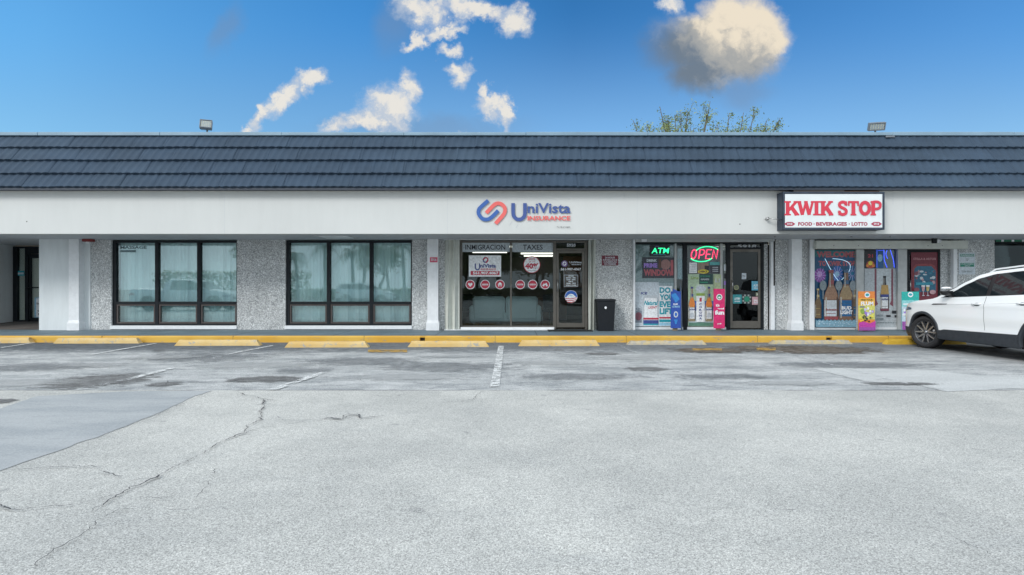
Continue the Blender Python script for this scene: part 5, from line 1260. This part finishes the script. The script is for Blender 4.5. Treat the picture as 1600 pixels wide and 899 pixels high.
# ============================================================ BEHIND THE CAMERA: what the panes reflect
FR=[M('palm_leaf_a',(.06,.09,.035),.6),M('palm_leaf_b',(.09,.12,.045),.6)]
def palm(x,y,h,seed):
    rng=random.Random(seed); e=empty('palm_tree',(x,y,0),'palm tree across the lot, mirrored in the blind covered windows','palm tree','palms across the parking lot')
    m=MB(); cx=rng.uniform(-.6,.6); pts=[(x+cx*(k_/6)**2,y,h*k_/6) for k_ in range(7)]; m.tube(pts,[.2,.17,.15,.15,.14,.14,.16],BARK,8); m.build('trunk',e)
    m=MB(); top=Vector(pts[-1])
    for k_ in range(24):
        az_=2*pi*k_/24+rng.uniform(-.15,.15); el=rng.uniform(-.3,1.1); L=rng.uniform(1.5,2.1); p0=top; pr=p0
        d0=Vector((cos(az_)*cos(el),sin(az_)*cos(el),sin(el))); q=[]
        for j in range(9):
            t_=j/8; q.append(top+d0*L*t_-Vector((0,0,1))*L*.75*t_*t_)
        for j in range(8):
            t_=j/8; dd=(q[j+1]-q[j]).normalized(); sd_=dd.cross(Vector((0,0,1))).normalized(); w_=.42*sin(pi*(.12+.86*t_))
            for s_ in (-1,1):
                for h_ in (0,.5):
                    c0=q[j].lerp(q[j+1],h_); tip=c0+sd_*s_*w_+dd*.15-Vector((0,0,.14)); m.add([c0,c0+dd*.07,tip],[(0,1,2)],FR[rng.randrange(2)])
    m.build('crown',e); return e
for i,(x,y,h) in enumerate(((-16.9,-20,5.3),(-15.0,-22,4.6),(-13.2,-19,5.4),(-11.4,-21,4.7),(-9.8,-20,5.2),(-21,-24,4.4),(-6.5,-25,5.6),(-25,-22,6),(3.0,-24,5.4))): palm(x,y,h,40+i)
for i,(x,y,h) in enumerate(((-4,-34,7.5),(6,-36,8),(14,-33,7),(-30,-36,8),(-16,-38,6.5))):
    rng=random.Random(i+60); sp=[(x+rng.uniform(-3,3),h*rng.uniform(.6,1),0,1.6) for _ in range(16)]
    tree(x,y,h,'broad leafy tree far across the lot, mirrored in the shop panes','broad trees across the lot',sp,60+i,n_per=22,size=.22,spread=.6)

def hedge(x0,x1,y,h,label):
    rng=random.Random(int(y)); m=MB(); 
    for k_ in range(int((x1-x0)*260)):
        c_=Vector((rng.uniform(x0,x1),y+rng.gauss(0,.35),h*(1-rng.random()**(1.6 if h<2 else 1.1))+rng.gauss(0,.06)))
        u=Vector((rng.uniform(-1,1),rng.uniform(-1,1),rng.uniform(-1,1))).normalized(); v=u.cross(Vector((0,.3,1))).normalized(); s_=.16
        m.add([c_-u*s_,c_+v*s_*.6,c_+u*s_,c_-v*s_*.6],[(0,1,2,3)],LEAF[rng.randrange(2)])
    return m.build('hedge',None,label,'hedge')
hedge(-38,-21.5,-29,3.0,'tall leafy hedge added behind the pickup as dark backdrop in the leftmost window reflection')  # unseen, added so the pickup reflects against something dark
hedge(-21,22,-27,1.1,'long green hedge added across the lot as dark background for the pane reflections')  # unseen, added to darken the low part of the reflections
for i,(x,y,h) in enumerate(((-1.5,-29,7.5),(2.6,-31,6.8),(7.0,-29,7.8),(-4.8,-30,6.2))):
    rng=random.Random(i+90); sp=[(x+rng.uniform(-2.6,2.6),h*rng.uniform(.45,1),0,1.8) for _ in range(22)]
    tree(x,y,h,'dense leafy tree across the lot, mirrored in the insurance window','dense trees across the lot',sp,90+i,n_per=30,size=.24,spread=.6)
# ============================================================ VEHICLES
def interp(tab,l):
    if l<=tab[0][0]: return tab[0][1]
    for (a,u),(b,v) in zip(tab,tab[1:]):
        if l<=b:
            t=(l-a)/(b-a); t=t*t*(3-2*t)*.35+t*.65; return u+(v-u)*t
    return tab[-1][1]
RUB=M('tyre_rubber',(.018,.018,.02),.75,bump=(60,.3)); RIM=M('dark_alloy',(.10,.105,.115),.4,.6); RIMS=M('machined_alloy',(.42,.43,.45),.25,.85); CLAD=M('black_cladding',(.030,.036,.045),.5,var=(12,.1)); WELL=M('wheel_well',(.008,.008,.009),.9)
CGL=M('tinted_car_glass',(.012,.017,.020),.03,spec=.32,coat=0); CHR=M('chrome',(.6,.6,.62),.15,1.); LENS=M('headlamp_lens',(.10,.14,.20),.08,.2,spec=.8); SEAMC=M('panel_gap',(.10,.11,.12),.7); BUMP_=M('grille_black',(.012,.012,.014),.35); TAIL=M('tail_lamp',(.30,.01,.01),.2)
def vehicle(name,label,cat,group,paint,loc,rz,L,wb,fo,zt,R,hw=.92,wr=.345,truck=False,steer=0):
    """l runs from the front bumper back; the left side is -x; the nose points to +y before turning"""
    e=bpy.data.objects.new(name,None); COL.objects.link(e); e.location=loc; e.rotation_euler=(0,0,rz); ORI[e.name]=Vector((0,0,0)); tag(e,label,cat,group)
    mid=fo+wb/2; Yl=lambda l: mid-l
    zb=.235; wz=wr; wl=(fo,fo+wb)
    def lf(z): return .02+.34*max(0,(z-.62))**1.35*1.0+.5*max(0,.38-z)**1.5
    def lr(z): return .03+.12*max(0,z-.8)
    def plan(s_):
        a=max(0,min(1,s_/.78)); w=.50+(hw-.50)*(1-(1-a)**2.7)**(1/2.0)
        b=max(0,min(1,(L-s_)/.70)); w2=.62+(hw-.62)*(1-(1-b)**2.7)**(1/2.0)
        return min(w,w2)-.012*max(0,min(1,(1.6-s_)/1.6))
    vt=[(.2,.93),(.30,.965),(.44,.985),(.55,.978),(.72,1.0),(.90,.995),(.97,1.002),(1.0,.985),(1.10,.955),(1.25,.90)]
    def Wd(l,z): return plan(max(0,l-lf(z)))*interp(vt,z)
    def side(l,z,off=0,sg=-1): return (sg*(Wd(l,z)+off),Yl(l),z)
    # lower body
    m=MB(); NS=150; NZ=26
    ar=wr+.072
    for sg in (-1,1):
        vs=[]
        for i in range(NS+1):
            t=i/NS; s_=.5-.5*cos(pi*t); s_=.5*s_+.5*t
            for j in range(NZ+1):
                q=j/NZ
                l0=s_*L; top=interp(zt,l0); z=zb+(top-zb)*q
                l=lf(z)+s_*(L-lf(z)-lr(z))
                # pull points of the arch edge onto the circle
                for c in wl:
                    dx_,dz_=l-c,z-wz; d=math.hypot(dx_,dz_)
                    if abs(d-ar)<.022 and d>0: l,z=c+dx_/d*ar,wz+dz_/d*ar
                vs.append((sg*Wd(l,z),Yl(l),z))
        fs=[]
        for i in range(NS):
            for j in range(NZ):
                a=i*(NZ+1)+j; f=(a,a+1,a+NZ+2,a+NZ+1)
                cy=sum(vs[k][1] for k in f)/4; cz=sum(vs[k][2] for k in f)/4
                if any(math.hypot(mid-cy-c,cz-wz)<ar-.004 for c in wl): continue
                fs.append(f if sg==-1 else f[::-1])
        m.add(vs,fs,paint,True)
    # nose, tail
    for (s_,flip) in ((0,0),(1,1)):
        vs=[]; 
        for j in range(NZ+1):
            z=zb+(interp(zt,s_*L)-zb)*j/NZ; l=lf(z)+s_*(L-lf(z)-lr(z)); w=Wd(l,z)
            for k in range(13):
                u=-1+2*k/12; bul=(1-u*u)*.10*(1 if s_==0 else -.05/.10)
                vs.append((u*w,Yl(l-bul if s_==0 else l-bul),z))
        m.add(vs,[(j*13+k,j*13+k+1,j*13+k+14,j*13+k+13) if not flip else (j*13+k,j*13+k+13,j*13+k+14,j*13+k+1) for j in range(NZ) for k in range(12)],paint,True)
    # hood and deck
    l0=0
    vs=[]; NH=60
    for i in range(NH+1):
        s_=i/NH; top=interp(zt,s_*L); l=lf(top)+s_*(L-lf(top)-lr(top)); w=Wd(l,top)
        if s_==0: pass
        for k in range(17):
            u=-1+2*k/16; cr_=.055*(1-abs(u)**2.4)*min(1,s_*9+.12)
            bul=(1-u*u)*.10*max(0,1-s_*9)
            vs.append((u*w,Yl(l-bul),top+cr_))
    m.add(vs,[(i*17+k,i*17+k+1,i*17+k+18,i*17+k+17) for i in range(NH) for k in range(16)],paint,True)
    body=m.build('body',e,smooth=None)
    # cabin
    ls=[R[0][0]+(R[-1][0]-R[0][0])*i/70 for i in range(71)]
    def roofw(l,z):
        top=interp(zt,l); b=Wd(l,top)-.035; h=max(R_[1] for R_ in R)-1.1
        return b
    def cab(l,q):
        """q 0 at the belt, 1 at the roof rail"""
        top=interp(zt,l)-.01; rz_=max(top+.005,interp(R,l)-.05); z=top+(rz_-top)*q
        w=Wd(l,top)-.03-.42*(z-top)**1.0*(.75+.35*(z-top))
        return w,z
    m=MB(); vs=[]; NQ=10; NR=14; per=2*(NQ+1)+NR-1
    for l in ls:
        row=[]
        for j in range(NQ+1): w,z=cab(l,j/NQ); row.append((-w,z))
        w,z=cab(l,1); rt=interp(R,l)
        rt=max(rt,z+.004)
        for k in range(1,NR):
            a=pi*k/NR; row.append((-w*abs(cos(a))**.55*(1 if cos(a)>0 else -1), z+(rt-z)*sin(a)**.55))
        for j in range(NQ,-1,-1): w,z=cab(l,j/NQ); row.append((w,z))
        vs+=[(x_,Yl(l),z_) for x_,z_ in row]
    n_=len(vs)//len(ls)
    fs=[(i*n_+k,i*n_+k+1,(i+1)*n_+k+1,(i+1)*n_+k) for i in range(len(ls)-1) for k in range(n_-1)]
    m.add(vs,fs,paint,True); m.build('roof',e)
    # side windows as panes set on the cabin side
    def cabside(l,z,off,sg=-1):
        w0,z0=cab(l,0); w1,z1=cab(l,1); q=(z-z0)/max(.01,(z1-z0)); w,_=cab(l,q); return (sg*(w+off),Yl(l),z)
    la=R[0][0]+.33; lz=R[-1][0]-.42
    def gtop(l): return min(interp(R,l-.06)-.085,interp(R,l)-.09)
    def gbot(l): return interp(zt,l)+.012
    pb=2.46 if not truck else la+1.25
    def panes(a,b,mat,off,sg,nm,tp=gtop,bt=gbot,n=30):
        m=MB(); vs=[]
        for i in range(n+1):
            l=a+(b-a)*i/n; t_=max(bt(l)+.004,tp(l))
            for j in range(6): vs.append(cabside(l,bt(l)+(t_-bt(l))*j/5,off,sg))
        fs=[(i*6+j,i*6+j+1,i*6+j+7,i*6+j+6) for i in range(n) for j in range(5)]
        m.add(vs,fs if sg==-1 else [f[::-1] for f in fs],mat,True); return m.build(nm,e)
    for sg in (-1,1):
        panes(la-.12,lz+.05,BUMP_,.004,sg,'window_surround',lambda l:gtop(l)+.012,lambda l:gbot(l)-.008,60)
        panes(la,pb-.045,CGL,.008,sg,'side_window'); 
        if not truck:
            panes(pb+.045,pb+.98,CGL,.008,sg,'side_window'); panes(pb+1.03,lz,CGL,.008,sg,'side_window')
        else: panes(pb+.05,lz,CGL,.008,sg,'side_window')
        if not truck:
            m=MB(); m.tube([(sg*(cab(l,1)[0]-.045),Yl(l),max(interp(R,l)-.012,0)+ (.03 if 2.3<l<3.9 else -.01)) for l in [1.98+.1*k for k in range(23)]],.016,paint,6); m.build('roof_rail',e)
    # windscreen and rear screen as curved panes just proud of the cabin
    def screen(a,b,nm):
        m=MB(); vs=[]
        for i in range(11):
            l=a+(b-a)*i/10; w,z=cab(l,1); rt=interp(R,l)
            for k in range(11):
                an=pi*(.13+.74*k/10); vs.append((-w*abs(cos(an))**.55*(1 if cos(an)>0 else -1),Yl(l)+(.012 if a<2.5 else -.012),max(rt,z+.004)*1+ -(max(rt,z+.004)-z)*(1-sin(an)**.55)+.010))
        m.add(vs,[(i*11+k,i*11+k+1,i*11+k+12,i*11+k+11) for i in range(10) for k in range(10)],CGL,True); m.build(nm,e)
    screen(R[0][0]+.08,R[0][0]+.78,'windscreen'); screen(R[-1][0]-.30,R[-1][0]-.04,'rear_screen')
    # overlays that follow the side
    def strip(a,b,lo,hi,mat,off,nm,sg,n=40,thick=.0):
        m=MB(); vs=[]
        for i in range(n+1):
            l=a+(b-a)*i/n; z0,z1=lo(l),hi(l)
            row=[(z0,0)]+[(z0+(z1-z0)*j/5,off) for j in range(6)]+[(z1,0)]
            for z,o in row: vs.append(side(l,z,o,sg))
        fs=[(i*8+j,i*8+j+1,i*8+j+9,i*8+j+8) for i in range(n) for j in range(7)]+[tuple(range(8)),tuple(range(n*8,n*8+8))[::-1]]
        m.add(vs,fs if sg==-1 else [f[::-1] for f in fs],mat); return m.build(nm,e)
    for sg in (-1,1):
        hi=lambda l: .425+.02*min(1,max(0,(l-1.42)/.06))+.035*(l-1.45)/2
        strip(wl[0]+ar-.01,wl[1]-ar+.01,lambda l:zb+.0,hi,CLAD,.014,'side_skirt',sg)
        strip(.10,wl[0]-ar+.01,lambda l:zb,lambda l:.43,CLAD,.012,'bumper_trim',sg,14); strip(wl[1]+ar-.01,L-.10,lambda l:zb,lambda l:.48,CLAD,.012,'bumper_trim',sg,14)
        for c in wl:   # arch lips with a return into the well
            m=MB(); vs=[]; n=40
            a0=-.22; 
            for i in range(n+1):
                a=pi+ -a0 + ( -pi+2*a0)*i/n; a=pi-a0-(pi-2*a0)*i/n
                for (rr_,o) in ((ar-.028,-.22),(ar-.028,.004),(ar-.018,.014),(ar+.030,.014),(ar+.034,-.01)):
                    l=c-cos(a)*rr_; z=wz+sin(a)*rr_
                    zq=max(z,zb-.02); x_=Wd(l,zq) if rr_>ar-.1 else 0
                    vs.append((sg*(x_+o),Yl(l),zq))
            fs=[(i*5+j,i*5+j+1,i*5+j+6,i*5+j+5) for i in range(n) for j in range(4)]
            m.add(vs,fs,CLAD,True); m.build('arch_trim',e)
            m=MB(); vs=[]
            for i in range(n+1):
                a=pi+.3-(pi+.6)*i/n
                for x_ in (.50,hw-.06): vs.append((sg*x_,Yl(c-cos(a)*(ar-.03)),wz+sin(a)*(ar-.03)))
            m.add(vs,[(2*i,2*i+1,2*i+3,2*i+2) for i in range(n)]+[tuple(2*i for i in range(n+1))],WELL); m.build('wheel_well',e)
        # door gaps
        def gap(pts,w=.008,nm='door_gap'):
            m=MB(); 
            for (u,v) in zip(pts,pts[1:]):
                for k in range(8):
                    t0,t1=k/8,(k+1)/8; A=(u[0]+(v[0]-u[0])*t0,u[1]+(v[1]-u[1])*t0); Bq=(u[0]+(v[0]-u[0])*t1,u[1]+(v[1]-u[1])*t1)
                    d_=Vector((Bq[0]-A[0],Bq[1]-A[1])); nn=Vector((-d_.y,d_.x)).normalized()*w/2
                    m.add([side(A[0]+nn.x,A[1]+nn.y,.0025,sg),side(A[0]-nn.x,A[1]-nn.y,.0025,sg),side(Bq[0]-nn.x,Bq[1]-nn.y,.0025,sg),side(Bq[0]+nn.x,Bq[1]+nn.y,.0025,sg)],[(0,1,2,3)],SEAMC)
            return m.build(nm,e)
        zb2=lambda l: interp(zt,l)
        gap([(pb,.50),(pb,.95),(pb+.01,zb2(pb)-.01)])
        if 0: gap([(pb+.62,.50),(pb+.70,.62),(pb+.95,.90),(pb+1.0,zb2(pb+1)-.01)])
        # crease under the windows
        m=MB(); m.tube([side(1.25+k*.1,.945+.042*(k*.1),.001,sg) for k in range(26)],.005,paint,5); m.build('body_crease',e)
        # handles
        for l in (pb-.16,pb+.78):
            if truck and l>pb: continue
            zc=.985+.04*(l-2.3)
            m=MB(); m.tube([side(l-.10,zc,.006,sg),side(l-.08,zc,.034,sg),side(l+.08,zc+.003,.034,sg),side(l+.10,zc+.003,.006,sg)],.013,paint,8); m.build('door_handle',e)
            m=MB(); c_=side(l,zc-.005,.003,sg); m.add([side(l+.075*cos(k*pi/8),zc-.006+.03*sin(k*pi/8),.003,sg) for k in range(16)],[tuple(range(16))],SEAMC); m.build('handle_recess_shade',e)  # flat dark oval: shade behind the handle put into the colour
        # vent strip on the wing
        m=MB(); q=[(1.17,.945),(1.22,.965),(1.60,.975),(1.57,.955),(1.20,.938)]
        m.add([side(a,b,.006,sg) for a,b in q],[tuple(range(5))],BUMP_); m.tube([side(1.2,.948,.008,sg),side(1.4,.957,.008,sg),side(1.58,.966,.008,sg)],.004,CHR,5); m.build('wing_vent',e)
        # mirror
        m=MB(); lm=1.66; zc=interp(zt,lm)+.12; bx=sg*(Wd(lm,interp(zt,lm))+.11)
        def blob(cx,cy,cz,rx,ry,rz_,mat,z0=-1,z1=1):
            vs=[];n=14;k_=9
            for j in range(k_):
                v=z0+(z1-z0)*j/(k_-1); rr_=sqrt(max(.0001,1-v*v))**.7
                for i in range(n): a=2*pi*i/n; vs.append((cx+rx*rr_*cos(a),cy+ry*rr_*sin(a),cz+rz_*v))
            m.add(vs,[(j*n+i,j*n+(i+1)%n,(j+1)*n+(i+1)%n,(j+1)*n+i) for j in range(k_-1) for i in range(n)]+[tuple(range(n))[::-1],tuple(range((k_-1)*n,k_*n))],mat,True)
        blob(bx,Yl(lm),zc,.125,.075,.088,BUMP_,-1,.1); blob(bx,Yl(lm)+.004,zc+.004,.128,.080,.088,paint,.62,1)
        m.tube([(sg*(Wd(lm,1.08)-.03),Yl(lm),zc-.10),(bx,Yl(lm),zc-.05)],.03,BUMP_,8); m.build('mirror',e)
        # lamps
        m=MB(); vs=[]
        for i in range(13):
            l=.13+.42*i/12; 
            z1=.885-.01*i/12-.02*(i/12)**2; z0=z1-.115+.075*(i/12)
            for z in (z0,(z0+z1)/2,z1): vs.append(side(l,z,.006,sg))
        fs=[(i*3+j,i*3+j+1,i*3+j+4,i*3+j+3) for i in range(12) for j in range(2)]; m.add(vs,fs if sg==-1 else [f[::-1] for f in fs],LENS); m.build('headlight',e)
        m=MB(); vs=[]
        for i in range(9):
            l=L-.42+.34*i/8
            for z in (.86,.93,1.0): vs.append(side(l,z,.006,sg))
        fs=[(i*3+j,i*3+j+1,i*3+j+4,i*3+j+3) for i in range(8) for j in range(2)]; m.add(vs,fs if sg==-1 else [f[::-1] for f in fs],TAIL); m.build('tail_light',e)
    # grille and lower intake
    m=MB()
    for (z0,z1,w_) in ((.66,.80,.58),(.30,.46,.60)):
        vs=[]
        for z in (z0,z1):
            for k in range(13): u=-1+2*k/12; vs.append((u*w_,Yl(lf(z)-(1-(u*w_/.5)**2)*.10 if abs(u*w_)<.5 else lf(z))+.012,z))
        m.add(vs,[(k,k+1,k+14,k+13) for k in range(12)],BUMP_)
    m.build('grille',e)
    m=MB(); m.box(-.26,.26,Yl(0)+.11,Yl(0)+.12,.50,.61,M('plate',(.6,.6,.6),.5)); 
    if truck: m.build('number_plate',e)
    m=MB(); m.box(-hw+.16,hw-.16,Yl(L-.25),Yl(.25),zb-.02,zb+.03,WELL); m.build('underbody',e)
    # wheels
    def wheel(sg,c,nm='wheel'):
        X=sg*(hw-.02); tw=.225; m=MB(); n=56
        st_=steer if c<2 else 0
        def turn(m):
            if st_:
                R_=Matrix.Rotation(st_,3,'Z'); o_=Vector((sg*(hw-.13),Yl(c),0)); m.v=[tuple(R_@(Vector(p)-o_)+o_) for p in m.v]
            return m
        def lathe(m,prof,mat,smooth=True):
            vs=[]
            for (r_,o) in prof:
                for k in range(n): a=2*pi*k/n; vs.append((X-sg*o,Yl(c)+r_*cos(a),wz+r_*sin(a)))
            fs=[(j*n+k,j*n+(k+1)%n,(j+1)*n+(k+1)%n,(j+1)*n+k) for j in range(len(prof)-1) for k in range(n)]
            m.add(vs,fs,mat,smooth)
        rr_=wr*.71
        lathe(m,[(rr_,.03),(rr_+.012,.012),(rr_+.05,.0),(wr-.035,.006),(wr-.012,.022),(wr-.002,.05),(wr,.08),(wr,tw-.08),(wr-.012,tw-.022),(rr_+.02,tw)],RUB)
        for q in range(3): lathe(m,[(wr+.001,.075+.03*q),(wr-.006,.079+.03*q),(wr+.001,.083+.03*q)],WELL,False)
        t_=turn(m).build(nm,e)
        m=MB(); lathe(m,[(rr_+.004,.03),(rr_-.006,.026),(rr_-.018,.034),(rr_-.022,.15),(rr_-.05,.16),(.02,.16)],RIM)
        lathe(m,[(.0,.035),(.035,.035),(.052,.045),(.062,.07),(.062,.12)],RIM)
        rs=rr_-.016
        for k in range(5):
            base=2*pi*k/5+.30
            for d_ in (-1,1):
                # each arm leaves the hub and forks to the rim
                a0=base+d_*.12; a1=base+d_*.33
                p0=Vector((Yl(c)+.05*cos(a0),wz+.05*sin(a0))); p1=Vector((Yl(c)+rs*cos(a1),wz+rs*sin(a1)))
                dd=(p1-p0).normalized(); nn=Vector((-dd.y,dd.x))
                w0,w1=.026,.017
                pts=[p0+nn*w0,p0-nn*w0,p1-nn*w1,p1+nn*w1]
                o0,o1=.048,.034
                vs=[(X-sg*(o0 if i<2 else o1),p.x,p.y) for i,p in enumerate(pts)]+[(X-sg*.09,p.x,p.y) for p in pts]
                m.add(vs,[(0,1,2,3),(0,4,5,1),(1,5,6,2),(2,6,7,3),(3,7,4,0)],RIM)
                q=[p0+nn*w0*.6,p0-nn*w0*.6,p1-nn*w1*.6,p1+nn*w1*.6]
                m.add([(X-sg*((o0 if i<2 else o1)-.0025),p.x,p.y) for i,p in enumerate(q)],[(0,1,2,3)],RIMS)
        turn(m).build('rim',t_)
        m=MB(); lathe(m,[(.02,.115),(.15,.115),(.15,.13)],M('brake_disc',(.22,.22,.22),.4,.8)); turn(m).build('brake_disc',t_)
        m=MB(); lathe(m,[(.0,.031),(.026,.031),(.03,.036)],CHR); turn(m).build('hub_cap',t_)
    for sg in (-1,1):
        for c in wl: wheel(sg,c)
    return e
ZT=[(0,.80),(.12,.865),(.30,.945),(.70,1.02),(1.25,1.085),(1.7,1.105),(2.5,1.14),(3.3,1.175),(4.0,1.205),(4.35,1.2),(4.50,1.10)]
RT=[(1.13,1.08),(1.30,1.165),(1.52,1.275),(1.87,1.455),(2.08,1.55),(2.43,1.63),(3.03,1.675),(3.6,1.67),(4.05,1.60),(4.32,1.42),(4.44,1.20)]
WP=M('white_car_paint',(.84,.86,.87),.28,coat=.8)
WP2=M('white_truck_paint',(.74,.75,.76),.3,coat=.5); DP=M('dark_car_paint',(.02,.022,.026),.25,coat=.8)
FO,WB=.90,2.68
vehicle('parked_car','white compact SUV with black cladding parked nose to the kerb','car',None,WP,(8.8+.92,11.95-WB/2,0),0,4.50,WB,FO,ZT,RT,steer=radians(13))
vehicle('parked_car','black SUV facing the shops, mirrored in the insurance office door','car',None,DP,(4.6,-10.5,0),0,4.50,WB,FO,ZT,RT)
RTT=[(1.20,1.12),(1.55,1.30),(2.0,1.62),(2.3,1.74),(2.9,1.77),(3.5,1.75),(3.75,1.60),(3.80,1.25)]
ZTT=[(0,.90),(.12,.98),(.35,1.07),(1.2,1.14),(2.5,1.16),(3.8,1.18),(5.5,1.22),(5.62,1.20),(5.70,1.10)]
vehicle('pickup_truck','white pickup truck mirrored in the leftmost blind covered window','truck',None,WP2,(-18.2,-1.0,0),-pi/2,5.70,3.60,.95,ZTT,RTT,truck=True,wr=.38)
for (x_,y_,lab) in ((-11.5,-13.5,'white car across the lot, mirrored low in second blind covered window'),):
    vehicle('parked_car',lab,'car',None,WP2,(x_,y_,0),-pi/2,4.50,WB,FO,ZT,RT)
